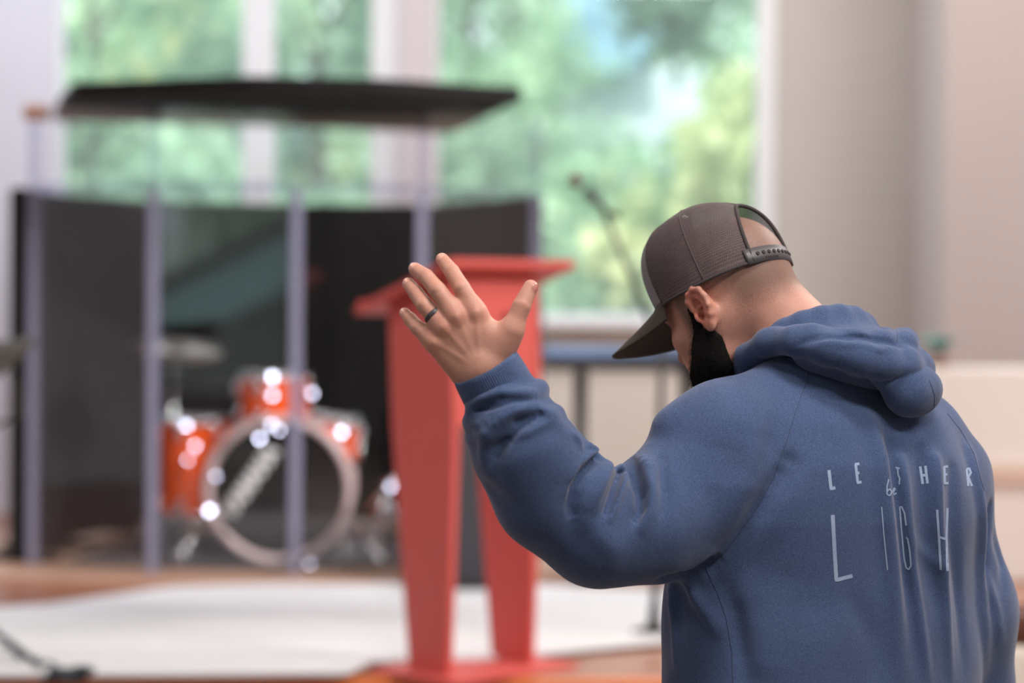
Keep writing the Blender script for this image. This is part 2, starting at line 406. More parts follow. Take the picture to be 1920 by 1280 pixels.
# ------------------------------------------------------------------ outside
b = bmesh.new(); box(b, -60, 60, WY+.3, 80, -.5, -.3); struct('ground', b, mat('lawn', (96, 122, 70), .95, var=.3, scale=2), None, 'lawn outside the windows', 'ground')
b = bmesh.new(); box(b, -60, 60, -60, -6.3, -.5, -.3); struct('ground_back', b, mat('back_lawn', (96, 122, 70), .95, var=.3, scale=2), None, 'lawn outside the window behind the camera', 'ground')
def leaf_mat(name, c1, c2):
    m = bpy.data.materials.new(name); m.use_nodes = True; nt = m.node_tree; N = nt.nodes; L = nt.links; p = N['Principled BSDF']
    at = N.new('ShaderNodeAttribute'); at.attribute_name = 'tone'
    mx = N.new('ShaderNodeMix'); mx.data_type = 'RGBA'; mx.inputs['A'].default_value = srgb(c1); mx.inputs['B'].default_value = srgb(c2)
    L.new(at.outputs['Fac'], mx.inputs['Factor']); L.new(mx.outputs['Result'], p.inputs['Base Color']); p.inputs['Roughness'].default_value = .55
    tr = N.new('ShaderNodeBsdfTranslucent'); L.new(mx.outputs['Result'], tr.inputs['Color'])
    ms = N.new('ShaderNodeMixShader'); ms.inputs['Fac'].default_value = .4; out = [n for n in N if n.type == 'OUTPUT_MATERIAL'][0]
    L.new(p.outputs['BSDF'], ms.inputs[1]); L.new(tr.outputs['BSDF'], ms.inputs[2]); L.new(ms.outputs['Shader'], out.inputs['Surface'])
    return m
M_bark = mat('grey_brown_bark', (92, 78, 68), .9, var=.3, scale=10, bump=.5, bscale=20)
LM = [leaf_mat('fresh_green_leaf', (106, 150, 112), (206, 228, 192)), leaf_mat('yellow_green_leaf', (134, 164, 112), (228, 224, 172)), leaf_mat('blue_green_leaf', (104, 142, 112), (200, 224, 192)), leaf_mat('deep_green_leaf', (62, 96, 74), (140, 174, 128))]
LM.append(leaf_mat('brightened_leaf', (176, 204, 176), (236, 244, 226)))  # leaf colour lightened to stand in for sun the mirrored trees lack
rt = np.random.default_rng(11)
def tree(x, y, h, rad, m, n, label, z0=-.3, leaf=.13, gaps=.0, group='trees outside the windows', nclump=16, low=.25):
    t = empty('tree', (x, y, z0)); tag(t, label, 'tree', group)
    b = bmesh.new(); tube(b, [(0, 0, 0), (.05, .02, h*.3), (-.03, .05, h*.6), (0, 0, h*.9)], [.13*h/5, .10*h/5, .07*h/5, .02], 8)
    for k in range(6):
        a = k*1.1; z = h*(.35+.08*k); tube(b, [(0, 0, z), (math.cos(a)*rad*.4, math.sin(a)*rad*.4, z+h*.08), (math.cos(a)*rad*.75, math.sin(a)*rad*.75, z+h*.12)], [.045, .03, .012], 6)
    obj('trunk', b, M_bark, t, True, mw=True)
    cl = rt.normal(0, 1, (nclump, 3)); cl /= np.linalg.norm(cl, axis=1)[:, None]; cl *= rt.uniform(.35, 1, (nclump, 1))**.5
    cl = cl*np.array([rad, rad, h*(1-low)/2])+np.array([0, 0, h*(1+low)/2])
    ci = rt.integers(0, nclump, n); P = cl[ci]+rt.normal(0, 1, (n, 3))*np.array([rad, rad, rad])*.22
    u = rt.normal(0, 1, (n, 3)); u /= np.linalg.norm(u, axis=1)[:, None]; w = np.cross(u, rt.normal(0, 1, (n, 3))); w /= np.linalg.norm(w, axis=1)[:, None]
    s = rt.uniform(.6, 1.2, (n, 1))*leaf
    Vv = np.stack([P-u*s, P+w*s*.55, P+u*s, P-w*s*.55], 1).reshape(-1, 3)
    me = npmesh('foliage', Vv, np.arange(4*n).reshape(-1, 4))
    tone = np.clip(rt.uniform(0, 1, nclump)[ci]*.7+rt.uniform(0, .3, n), 0, 1); attr(me, 'tone', np.repeat(tone, 4))
    obj('foliage', me, LM[m], t, mw=True)
    return t
def px_x(px, y): return (px-960)/FPX*y
for px, y, h, rad, m, n, lb in [
    (170, 20, 5.2, 1.15, 0, 2600, 'fresh green tree seen at the left edge of the left window'),
    (360, 24, 6.0, 1.5, 1, 3200, 'yellow-green tree behind the left part of the left window'),
    (600, 21, 5.4, 1.0, 2, 2200, 'blue-green tree left of the pinkish window pier'),
    (880, 26, 6.6, 1.2, 0, 2200, 'loose green tree just right of the pinkish window pier'),
    (1010, 21, 3.6, 1.0, 2, 2400, 'pale round bush below the blue roof'),
    (1190, 19, 3.2, 1.05, 0, 2600, 'bright green bush behind the microphone'),
    (1430, 23, 6.2, 1.15, 3, 2800, 'dark green tree at the right edge of the large window'),
    (1330, 18, 3.4, .7, 1, 1500, 'low yellow-green bush right of the microphone'),
    (760, 17.5, 2.6, .9, 2, 1800, 'low blue-green bush hidden behind the window pier'),
    (300, 17.5, 2.8, .9, 2, 1800, 'low blue-green bush behind the drum shield'),
    (40, 26, 6.5, 1.5, 3, 1800, 'dark green tree left of the windows'),
    (1180, 30, 7.0, 1.7, 2, 2200, 'tall blue-green tree behind the pale roofed house'),
    (960, 33, 8.6, 1.9, 0, 3000, 'tall pale green tree far behind the loose tree'),
    (1310, 34, 8.8, 2.0, 2, 3600, 'tall blue-green tree far behind, right of the pale roofed house'),
    (480, 32, 8.4, 2.0, 0, 2600, 'tall green tree far behind the white window post'),
    (700, 31, 7.6, 1.8, 3, 2000, 'tall dark tree far behind the window pier')]:
    tree(px_x(px, y), y, h, rad, m, n, lb)
# pale metal-roofed house beyond the large window
hs = empty('house', (px_x(1185, 27), 27, -.3)); tag(hs, 'pale house with a light blue metal roof beyond the large window', 'house')
M_roof = mat('light_blue_metal_roof', (104, 140, 160), .5, metal=.0, var=.06); M_hw = mat('house_siding', (196, 206, 214), .8, var=.06)
b = bmesh.new(); box(b, -.75, .75, -.2, 2.4, 0, 4.4); obj('house_wall', b, M_hw, hs, mw=True)
p0 = [(-1.0, -.4, 6.6), (1.05, -.4, 5.6), (.52, -.55, 3.75), (-1.2, -.55, 3.75)]
def quad_solid(p, th):
    b = bmesh.new(); q = [Vector(v) for v in p]; n = (q[1]-q[0]).cross(q[2]-q[0]).normalized()
    A = [b.verts.new(v) for v in q]; B = [b.verts.new(v+n*th) for v in q]
    b.faces.new(A[::-1]); b.faces.new(B)
    for i in range(4): b.faces.new((A[i], A[(i+1) % 4], B[(i+1) % 4], B[i]))
    return b
obj('roof', quad_solid([(-.80, -.6, 4.25), (-.05, -.6, 4.25), (.86, .7, 5.75), (-.80, .7, 5.75)], .06), M_roof, hs, mw=True)
for k in range(6):
    b = bmesh.new(); x = -.74+.13*k; tube(b, [(x, -.62, 4.29), (x, .68, 5.79)], .014, 6); obj('roof_seam', b, M_roof, hs, mw=True)
# trees and a teal-roofed shed behind the camera, mirrored in the drum shield; leaves and roof sheet lightened to brighten that reflection
for x, y, h, rad, m, n, lb in [(-7.2, -17, 6.0, 1.7, 4, 2600, 'pale tree behind the camera left of the shed'), (-4.6, -19, 6.6, 1.7, 4, 2600, 'tree with brightened leaves behind the camera over the shed'), (-2.2, -17.5, 5.6, 1.3, 4, 2000, 'tree with brightened leaves behind the camera right of the shed')]:
    tree(x, y, h, rad, m, n, lb, group='trees behind the camera')
sd = empty('shed', (-4.2, -12.5, -.3)); tag(sd, 'dark shed with a sloping teal roof behind the camera', 'shed')
def xz_prism(pts, y0, y1):
    b = bmesh.new(); A = [b.verts.new((x, y0, z)) for x, z in pts]; B = [b.verts.new((x, y1, z)) for x, z in pts]; n = len(pts)
    b.faces.new(A); b.faces.new(B[::-1])
    for i in range(n): b.faces.new((A[i], A[(i+1) % n], B[(i+1) % n], B[i]))
    return b
obj('shed_wall', xz_prism([(-6.4, -.29), (-1.2, -.29), (-1.2, 2.45), (-6.4, -.10)], -14.5, -12.6), mat('dark_shed_boards', (30, 30, 33), .8), sd)
obj('shed_roof', xz_prism([(-6.4, -.08), (-1.2, 2.47), (-1.2, 3.20), (-6.4, .66)], -14.4, -12.5), mat('teal_roof_sheet', (196, 238, 248), .5, var=.05), sd)
obj('fascia_board', xz_prism([(-6.4, .67), (-1.2, 3.21), (-1.2, 3.42), (-6.4, .88)], -14.6, -12.4), mat('dark_fascia_paint', (22, 30, 40), .7), sd)
# ================================================================== things on the stage
M_black = mat('black_baffle_cloth', (19, 18, 20), .95, var=.25, scale=6, bump=.2, bscale=120)
M_red = mat('coral_red_paint', (210, 92, 86), .5, var=.05, scale=5)
M_chrome = mat('chrome', (225, 225, 230), .04, metal=1.0, var=.02)
M_dark = mat('black_powder_coat', (24, 24, 26), .5, var=.1)
M_orange = mat('orange_lacquer', (250, 92, 10), .14, var=.14, scale=5, coat=.8)
M_post = mat('frosted_hinge_strip', (126, 126, 150), .35, var=.04)
M_acr = glass_mat('clear_acrylic', 1.54, (.985, .985, .995))
# ---- rugs
def rug(name, pts, z, label, m, cat='rug'):
    P = [G(x, y, z) for x, y in pts]; c = sum(P, Vector())/len(P)
    o = empty(name, (c.x, c.y, z)); b = bmesh.new()
    prism(b, [(p.x-c.x, p.y-c.y) for p in P], .001, .012)
    fs = [f for f in b.faces if len(f.verts) > 4]
    bmesh.ops.bevel(b, geom=[e for f in b.faces if f.calc_center_median().z > .011 for e in f.edges], offset=.004, segments=2, affect='EDGES')
    bpy.data.objects.remove(o)
    ob = obj(name, b, m); ob.location = (c.x, c.y, z); tag(ob, label, cat); return ob
M_rug1 = mat('white_rug_pile', (216, 219, 227), .95, var=.05, scale=14, bump=.35, bscale=140)
M_rug2 = mat('off_white_rug_pile', (220, 222, 226), .95, var=.05, scale=12, bump=.35, bscale=140)
rug('rug', [(-420, 1170), (90, 1138), (330, 1103), (700, 1094), (1000, 1100), (1330, 1116), (1380, 1180), (1100, 1192), (500, 1172), (-420, 1180)], ST, 'white rug lying nearest the drum shield', M_rug1)
rug('rug', [(-420, 1160), (300, 1158), (1000, 1185), (1360, 1180), (1330, 1198), (1050, 1226), (900, 1238), (700, 1244), (652, 1266), (400, 1268), (-420, 1272)], ST+.012, 'off-white rug in front of the other, under the lectern edge', M_rug2)
# ---- low drum riser
riser_z = ST+.014
b = bmesh.new()
RP = [(-2.35, 9.45), (-1.40, 9.38), (-.70, 9.34), (-.2, 9.42), (.30, 9.9), (.30, 11.9), (-2.35, 11.9)]
prism(b, RP, ST+.001, riser_z); rs = obj('drum_riser', b, mat('tan_riser_boards', (186, 150, 130), .45, var=.12, scale=4, stretch=(1, 6, 1))); tag(rs, 'low tan wooden riser under the drum kit and its shield', 'riser')
b = bmesh.new(); MP = [(-1.85, 9.95), (-1.38, 9.76), (-.80, 9.76), (-.35, 9.88), (-.05, 10.3), (-.25, 11.3), (-.95, 11.45), (-1.65, 11.2)]
prism(b, MP, .0005, .008); mo = obj('drum_mat', b, mat('dark_grey_mat_pile', (84, 80, 82), .95, var=.15, scale=30, bump=.3, bscale=200)); mo.location = (0, 0, riser_z); tag(mo, 'dark grey mat spread under the drums', 'mat')
# ---- black baffles standing round the drums
BP = [(-2.035, 9.94), (-2.03, 10.50), (-1.72, 11.35), (-.97, 11.62), (-.36, 11.52), (.10, 10.35)]
names = ['black upright baffle seen edge-on left of the drum shield', 'black baffle behind the cymbal, turned inward', 'black baffle straight behind the bass drum', 'black baffle behind the snare side of the kit', 'black baffle at the right end of the drum shield']
bz = W(500, 381, 11.55).z
for (p, q), lb in zip(zip(BP[:-1], BP[1:]), names):
    p = Vector(p); q = Vector(q); L_ = (q-p).length; ang = math.atan2(q.y-p.y, q.x-p.x)
    t = empty('sound_baffle', ((p.x+q.x)/2, (p.y+q.y)/2, riser_z), ang); tag(t, lb, 'baffle', 'black baffles round the drums')
    b = bmesh.new(); box(b, -L_/2-.012, L_/2+.012, -.034, .034, .03, bz-riser_z, bev=.02); obj('padded_panel', b, M_black, t, mw=True)
    for sx in (-1, 1):
        b = bmesh.new(); box(b, sx*L_*.35-.03, sx*L_*.35+.03, -.16, .16, 0, .03); obj('foot', b, M_dark, t, mw=True)
# ---- drum shield
PX = [(62, 9.92), (287, 9.62), (555, 9.62), (790, 9.74), (1003, 10.2)]
PP = [Vector((px_x(px, y), y)) for px, y in PX]
shd = empty('drum_shield', (PP[2].x, PP[2].y, riser_z)); tag(shd, 'clear acrylic drum shield of hinged panels with a black lid', 'drum shield')
z_mid = W(555, 352, 9.62).z; z_top = W(555, 196, 9.62).z
for i, (p, q) in enumerate(zip(PP[:-1], PP[1:])):
    L_ = (q-p).length; ang = math.atan2(q.y-p.y, q.x-p.x); Mx = Matrix.Translation((p.x, p.y, 0)) @ Matrix.Rotation(ang, 4, 'Z')
    for (a, c) in ((riser_z+.01, z_mid-.006), (z_mid+.006, z_top)):
        b = bmesh.new(); box(b, .028, L_-.028, -.003, .003, a, c, Mx); obj('acrylic_panel', b, M_acr, shd)
    b = bmesh.new(); box(b, .028, L_-.028, -.006, .006, z_mid-.018, z_mid+.018, Mx); obj('joining_strip', b, glass_mat('frosted_strip', 1.5, (.82, .82, .90), .25), shd)
for i, p in enumerate(PP):
    for (a, c, m) in ((riser_z, z_mid, M_post), (z_mid, z_top, M_post)):
        b = bmesh.new(); box(b, p.x-.022, p.x+.022, p.y-.008, p.y+.008, a, c, bev=.003)
        obj('hinge_strip', b, m if a == riser_z else glass_mat('clear_hinge_strip', 1.5, (.86, .86, .92), .2), shd)
b = bmesh.new(); box(b, PP[0].x-.04, PP[0].x+.06, PP[0].y-.03, PP[0].y+.03, z_top-.05, z_top+.01, bev=.01); obj('corner_clamp', b, mat('copper_clamp', (214, 160, 132), .4), shd)
zl = z_top+.01
LP = [G(112, 204, zl), G(140, 178, zl), G(470, 167, zl), G(720, 172, zl), G(978, 188, zl), G(905, 222, zl), G(600, 219, zl), G(300, 214, zl)]
b = bmesh.new(); prism(b, [(p.x, p.y) for p in LP], zl, zl+.05); obj('lid_front', b, M_black, shd)
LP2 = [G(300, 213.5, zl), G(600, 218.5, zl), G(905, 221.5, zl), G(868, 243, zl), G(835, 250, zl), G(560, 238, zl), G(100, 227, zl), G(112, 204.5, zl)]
b = bmesh.new(); prism(b, [(p.x, p.y) for p in LP2][::-1], zl, zl+.05); obj('lid_rear', b, mat('lid_underside_light', (160, 138, 128), .9, var=.1), shd)  # paler rear panel; its brown-grey stands for light reflected on the lid's underside
# ---- drums
def drum(name, label, c, axis, r, length, head_mat, hoop_mat, lugs=8, hoop=.018, group='drums of the kit', shell=M_orange, lug_len=.05):
    """c: centre of the front or top head, axis points out of that head"""
    az = Vector(axis).normalized(); ax_ = az.orthogonal().normalized(); ay = az.cross(ax_)
    Mx = frame(Vector(c), ax_, ay, az)
    t = empty(name, Vector(c)-az*length*.5); tag(t, label, 'drum', group)
    b = bmesh.new(); lathe(b, [(r, -length+.004), (r, -.004)], 48, Mx); sharp(obj('shell', b, shell, t), 50)
    for s, nm in ((0, 'batter_head'), (-length, 'bottom_head')):
        b = bmesh.new(); lathe(b, [(r+.002, s-.004), (r+.002, s+.001), (r-.012, s+.003)], 48, Mx); sharp(obj(nm, b, head_mat, t), 50)
        b = bmesh.new()
        if hoop > .03: lathe(b, [(r-.012, s+.003), (r-.012, s+.014), (r+hoop*.62, s+.014), (r+hoop*.62, s-.022), (r+.001, s-.022)], 64, Mx, cap=False)
        else: lathe(b, [(r+.001, s-.010), (r+hoop*.55, s-.012), (r+hoop*.6, s+.012), (r+.004, s+.014), (r+.001, s+.006)], 48, Mx, cap=False)
        obj('hoop', b, hoop_mat, t, True)
    for k in range(lugs):
        a = 2*math.pi*(k+.5)/lugs
        for s in (-1, 1):
            zc = -length/2+s*(length/2-.045)
            p0 = Vector(((r+.010)*math.cos(a), (r+.010)*math.sin(a), zc)); b = bmesh.new()
            ball(b, p0, .019, 16, (1, 1, 1.9))
            q0 = Vector(((r+.014)*math.cos(a), (r+.014)*math.sin(a), zc)); tube(b, [q0, q0+Vector((0, 0, s*.05))], .004, 6)
            for v in b.verts: v.co = Mx @ v.co
            obj('lug', b, M_chrome, t, True)
    return t, Mx
M_headb = mat('black_drum_head', (22, 21, 23), .25, var=.1); M_headw = mat('white_drum_head', (222, 222, 224), .4, var=.05)
M_hoop = mat('silver_wood_hoop', (226, 204, 204), .3, var=.06, metal=.1)
dB = 9.98; bc = W(523, 934, dB); R = 130/FPX*dB
bc.z = riser_z+R+.026
bass, BM = drum('bass_drum', 'orange bass drum standing on its side with a black front head', bc, (.05, -1, 0.0), R, .42, M_headb, M_hoop, 8, .036)
# white lettering on the front head
cu = bpy.data.curves.new('lettering', 'FONT'); cu.body = 'YAMAHA'; cu.align_x = 'CENTER'; cu.align_y = 'CENTER'; cu.size = .080; cu.extrude = .0008; cu.offset = .005; cu.space_character = 1.05
to = bpy.data.objects.new('tmp', cu); COL.objects.link(to)
me = bpy.data.meshes.new_from_object(to.evaluated_get(bpy.context.evaluated_depsgraph_get())); bpy.data.objects.remove(to)
fn = Vector((.05, -1, 0)).normalized(); fx = Vector((1, .05, 0)).normalized(); fz = Vector((0, 0, 1)); ang = math.radians(55)
tx = fx*math.cos(ang)+fz*math.sin(ang); ty = -fx*math.sin(ang)+fz*math.cos(ang)
pc = W(470, 903, dB); pc.y = bc.y-.0062-(pc.x-bc.x)*-.05
me.transform(frame(pc, tx, ty, fn)); obj('lettering', me, mat('white_letter_foil', (236, 238, 240), .4, var=.02), bass)
for s in (-1, 1):                                        # spurs
    b = bmesh.new(); a0 = bc+Vector((s*R*.97, .12, -R*.45)); tube(b, [a0, Vector((bc.x+s*(R+.16), bc.y-.10, riser_z+.012))], [.012, .009], 8); ball(b, a0, .025, 10); obj('spur', b, M_chrome, bass, True)
rt_c = W(511, 704, 10.1)
drum('rack_tom', 'small orange tom mounted on top of the bass drum', rt_c, (-.04, -.02, 1), 62/FPX*10.1, .20, M_headw, M_chrome, 6)
ft_c = W(367, 787, 10.15)
ft, FMx = drum('floor_tom', 'tall orange floor tom left of the bass drum', ft_c, (0, -.03, 1), 66/FPX*10.15, .39, M_headw, M_chrome, 6)
for k in range(3):
    a = 2*math.pi*k/3+.4; r_ = 66/FPX*10.15+.03; p0 = ft_c+Vector((math.cos(a)*r_, math.sin(a)*r_, -.15)); b = bmesh.new(); tube(b, [p0, (p0.x, p0.y, riser_z+.03), (p0.x+math.cos(a)*.03, p0.y+math.sin(a)*.03, riser_z+.006)], .008, 8); obj('leg', b, M_chrome, ft, True)
sn_c = W(626, 788, 10.25)
sn, _m = drum('snare_drum', 'shallow orange snare drum right of the small tom', sn_c, (.10, -.07, 1), 52/FPX*10.25, .16, M_headw, M_chrome, 8)
def tripod(t, p, h0, top, m=M_chrome, spread=.22, a0=.3, rr=.010):
    b = bmesh.new(); tube(b, [(p.x, p.y, h0+.05), (p.x, p.y, top)], [rr*1.2, rr*.8], 10); obj('pole', b, m, t, True)
    for k in range(3):
        a = a0+2*math.pi*k/3; e = Vector((p.x+math.cos(a)*spread, p.y+math.sin(a)*spread, h0+.012)); b = bmesh.new()
        tube(b, [(p.x, p.y, h0+.26), e], rr*.8, 6); tube(b, [(p.x, p.y, h0+.07), Vector((p.x, p.y, h0+.16)).lerp(e, .5)], rr*.5, 6); lg = obj('leg', b, m, t, True)
        b = bmesh.new(); ball(b, e, .012, 8); obj('rubber_foot', b, M_dark, lg, True)
stn = empty('snare_stand', (sn_c.x, sn_c.y, riser_z)); tag(stn, 'chrome tripod stand under the snare drum', 'stand')
tripod(stn, sn_c, riser_z, sn_c.z-.19, a0=.9); b = bmesh.new()
for k in range(3):
    a = k*2.1; tube(b, [(sn_c.x, sn_c.y, sn_c.z-.20), (sn_c.x+math.cos(a)*.10, sn_c.y+math.sin(a)*.10, sn_c.z-.178)], .006, 6)
obj('basket', b, M_chrome, stn)
b = bmesh.new(); m0 = rt_c+Vector((.02, .06, -.22)); tube(b, [m0, (bc.x+.01, bc.y+.2, bc.z+R-.01)], .012, 8); mt_o = obj('tom_mount', b, M_chrome, None, True); tag(mt_o, 'chrome post holding the small tom on the bass drum', 'bracket')
# cymbal on its stand behind the left hinge strip
cc = W(332, 650, 10.1); cn = Vector((.10, -.22, 1)).normalized(); cx_ = cn.orthogonal().normalized()
st = empty('cymbal_stand', (cc.x-.02, cc.y, riser_z)); tag(st, 'chrome cymbal stand beside the floor tom', 'stand'); tripod(st, Vector((cc.x-.02, cc.y+.03, 0)), riser_z, cc.z-.01, a0=1.1)
b = bmesh.new(); lathe(b, [(.004, .022), (.022, .020), (.036, .008), (.10, .002), (.188, -.010), (.188, -.012), (.10, .0), (.036, .006), (.004, .019)], 48, frame(cc, cx_, cn.cross(cx_), cn), cap=False)
cy = obj('cymbal', b, mat('dull_bronze_cymbal', (168, 148, 140), .3, metal=.9, var=.08, scale=30), None, True); tag(cy, 'pale bronze cymbal hanging tilted over the floor tom', 'cymbal')
# second stand right of the bass drum
hp_ = W(722, 1045, 10.2)
hs2 = empty('hi_hat_stand', (hp_.x, hp_.y, riser_z)); tag(hs2, 'chrome stand with a slanted arm half hidden by the lectern', 'stand'); tripod(hs2, hp_, riser_z, W(722, 900, 10.2).z, a0=.2, spread=.16)
b = bmesh.new(); e0 = W(690, 962, 10.15); e1 = W(737, 905, 10.15); tube(b, [e0, e1], .012, 8); ball(b, e1, .026, 10); ball(b, W(738, 1028, 10.1), .022, 10); obj('arm', b, M_chrome, hs2, True)
# drummer's stool behind the kit
dt = empty('drum_stool', (-.95, 10.95, riser_z)); tag(dt, 'dark round drum stool behind the bass drum', 'stool'); tripod(dt, Vector((-.95, 10.95, 0)), riser_z, riser_z+.46, M_dark)
b = bmesh.new(); lathe(b, [(.14, .46), (.17, .48), (.17, .52), (.14, .545), (.02, .55)], 24, Matrix.Translation((-.95, 10.95, riser_z))); obj('seat', b, M_black, dt, True)
# added mirror discs on the kit, each tilted to glint with a lamp
M_glint = mat('polished_dark_chrome', (134, 138, 156), .03, metal=1.0, var=.02)
LA = Vector((3.2, 5.0, CEIL-.08)); LB = Vector((.6, 2.6, CEIL-.08))
tom = [o for o in COL.objects if o.name == 'rack_tom'][0]
for px, py, d, dr, lp, r_ in [(350, 797, 9.99, ft, LA, .0125), (366, 836, 9.99, ft, LB, .010), (351, 862, 9.99, ft, LB, .009), (487, 822, 9.92, bass, LA, .0115), (393, 957, 9.92, bass, LA, .014), (668, 985, 9.92, bass, LA, .013), (581, 1060, 9.92, bass, LB, .0115),
    (405, 893, 9.92, bass, LB, .008), (511, 706, 9.93, tom, LA, .013), (511, 741, 9.93, tom, LB, .012), (441, 733, 9.95, tom, LA, .012), (585, 737, 9.95, tom, LB, .011), (509, 796, 9.90, bass, LB, .011), (524, 806, 9.90, bass, LA, .008),
    (641, 810, 10.10, sn, LA, .0125), (606, 811, 10.10, sn, LB, .009), (628, 838, 10.10, sn, LB, .008), (733, 912, 10.1, hs2, LB, .010), (742, 1024, 10.05, hs2, LA, .011)]:
    p = W(px, py, d); n = ((CAM-p).normalized()+(lp-p).normalized()).normalized(); ax_ = n.orthogonal().normalized(); r_ *= .84; b = bmesh.new()
    lathe(b, [(r_*.7, -.02), (r_*.9, -.006), (r_, -.003), (r_, 0)], 16, frame(p, ax_, n.cross(ax_), n)); obj('glint_disc', b, M_glint, dr)
# ---- lectern
A = G(838, 1276, ST); B_ = G(1004, 1250, ST)
wv = Vector((B_.x-A.x, B_.y-A.y, 0)); LW = wv.length; wv.normalize(); dv = Vector((-wv.y, wv.x, 0))   # dv: towards the reader, up and left
lec = empty('lectern', (A.x, A.y, ST)); tag(lec, 'coral red wooden lectern on two splayed side boards', 'lectern')
LMx = frame((A.x, A.y, ST), wv, dv, (0, 0, 1))           # x along the front, y to the reader, z up
Hf = 1.19; Hb = 1.095; D0 = .165; D1 = .265
def board_poly(name, yz, x0, x1, m=M_red):
    b = bmesh.new(); lo = [b.verts.new((x0, y, z)) for y, z in yz]; hi = [b.verts.new((x1, y, z)) for y, z in yz]; n = len(yz)
    b.faces.new(lo[::-1]); b.faces.new(hi)
    for i in range(n): b.faces.new((lo[i], lo[(i+1) % n], hi[(i+1) % n], hi[i]))
    bmesh.ops.bevel(b, geom=list(b.edges), offset=.004, segments=2, affect='EDGES')
    for v in b.verts: v.co = LMx @ v.co
    return obj(name, b, m, lec)
side = [(0, .012), (D0, .012), (D1*.92, .745), (D1, Hb), (0.0, Hf), (-.02, .745)]
for x0 in (0, LW-.028): board_poly('side_board', side, x0, x0+.028)
board_poly('front_panel', [(-.012, .755), (.012, .755), (.016, Hf-.01), (-.008, Hf-.005)], .028, LW-.028)
board_poly('inner_shelf', [(.014, .77), (D1*.9, .77), (D1*.9, .79), (.014, .79)], .028, LW-.028)
sl = (Hb-Hf)/D1
def zt(y): return Hf+sl*y
board_poly('top_board', [(-.075, zt(-.075)+.004), (.335, zt(.335)+.004), (.335, zt(.335)+.030), (-.075, zt(-.075)+.030)], -.075, LW+.085)
board_poly('stop_ledge', [(.322, zt(.322)+.03), (.335, zt(.335)+.03), (.335, zt(.335)+.046), (.322, zt(.322)+.046)], -.06, LW+.07)
board_poly('base_board', [(-.10, .0), (.27, .0), (.27, .014), (-.10, .014)], -.07, LW+.09)
b = bmesh.new(); lathe(b, [(.012, 0), (.013, .004), (.009, .012), (.004, .014)], 16, LMx @ frame((LW*.60, -.0135, 1.075), (1, 0, 0), (0, 0, 1), (0, -1, 0))); kn_o = obj('knob', b, mat('dark_red_knob', (120, 40, 44), .4), lec, True); kn_o['label'] = 'small dark red knob'
# ---- loudspeaker behind the lectern
sp = empty('loudspeaker', (px_x(882, 9.2), 9.2, ST)); tag(sp, 'dark grey loudspeaker box standing behind the lectern', 'loudspeaker')
zt_ = W(880, 792, 9.0).z-ST; x0, x1 = -.13, .16
b = bmesh.new(); box(b, x0, x1, -.02, .28, .02, zt_, bev=.012); obj('cabinet', b, mat('dark_speaker_paint', (46, 44, 48), .7, var=.1, scale=40), sp, mw=True)
b = bmesh.new(); box(b, x0+.012, x1-.012, -.034, -.0205, .05, zt_-.03, bev=.006); obj('grille', b, mat('speaker_grille_cloth', (50, 48, 54), .9, var=.15, scale=200), sp, mw=True)
for xx in (x0+.03, x1-.03):
    b = bmesh.new(); lathe(b, [(.018, 0), (.018, .02)], 12, Matrix.Translation((xx, .1, 0))); obj('foot', b, M_dark, sp, mw=True)
# ---- keyboard and stand under the large window
ky = 9.6; kx0, kx1 = px_x(1020, ky), px_x(1330, ky); kz0 = W(1100, 694, ky).z; kz1 = W(1100, 652, ky).z
kb = empty('keyboard', ((kx0+kx1)/2, ky, kz0)); tag(kb, 'dark blue-grey stage keyboard under the large window', 'keyboard')
M_kb = mat('dark_blue_keyboard_case', (104, 126, 162), .25, var=.06, coat=.3)
b = bmesh.new(); box(b, kx0, kx1, ky, ky+.36, kz0, kz0+.05, bev=.01); obj('lower_case', b, mat('black_keyboard_base', (30, 32, 38), .5), kb)
b = bmesh.new(); box(b, kx0, kx1, ky+.0, ky+.19, kz0+.051, kz1+.006, bev=.008); obj('control_panel', b, M_kb, kb)
kw = .0225; n = int((kx1-kx0-.04)/kw); me_k = None
for k in range(n):
    if me_k is None:
        b = bmesh.new(); box(b, 0, kw-.002, 0, .145, 0, .014); o = obj('white_key', b, mat('ivory_key', (228, 226, 220), .35), kb); me_k = o.data
    else: o = bpy.data.objects.new('white_key', me_k); COL.objects.link(o); o.parent = kb; o.matrix_parent_inverse = world_of(kb).inverted()
    o.location = (kx0+.02+kw*k, ky+.20, kz0+.051)
ks = empty('keyboard_stand', ((kx0+kx1)/2, ky, ST)); tag(ks, 'black two-post stand carrying the keyboard', 'stand')
for px in (1090, 1290):
    x = px_x(px, ky+.1); b = bmesh.new(); tube(b, [(x, ky+.16, ST+.03), (x, ky+.16, kz0-.03)], .028, 10); obj('post', b, M_dark, ks, True)
    b = bmesh.new(); box(b, x-.02, x+.02, ky-.08, ky+.40, ST, ST+.03, bev=.005); obj('foot', b, M_dark, ks)
    b = bmesh.new(); box(b, x-.025, x+.025, ky-.0, ky+.35, kz0-.03, kz0-.0005, bev=.005); obj('support_arm', b, M_dark, ks)
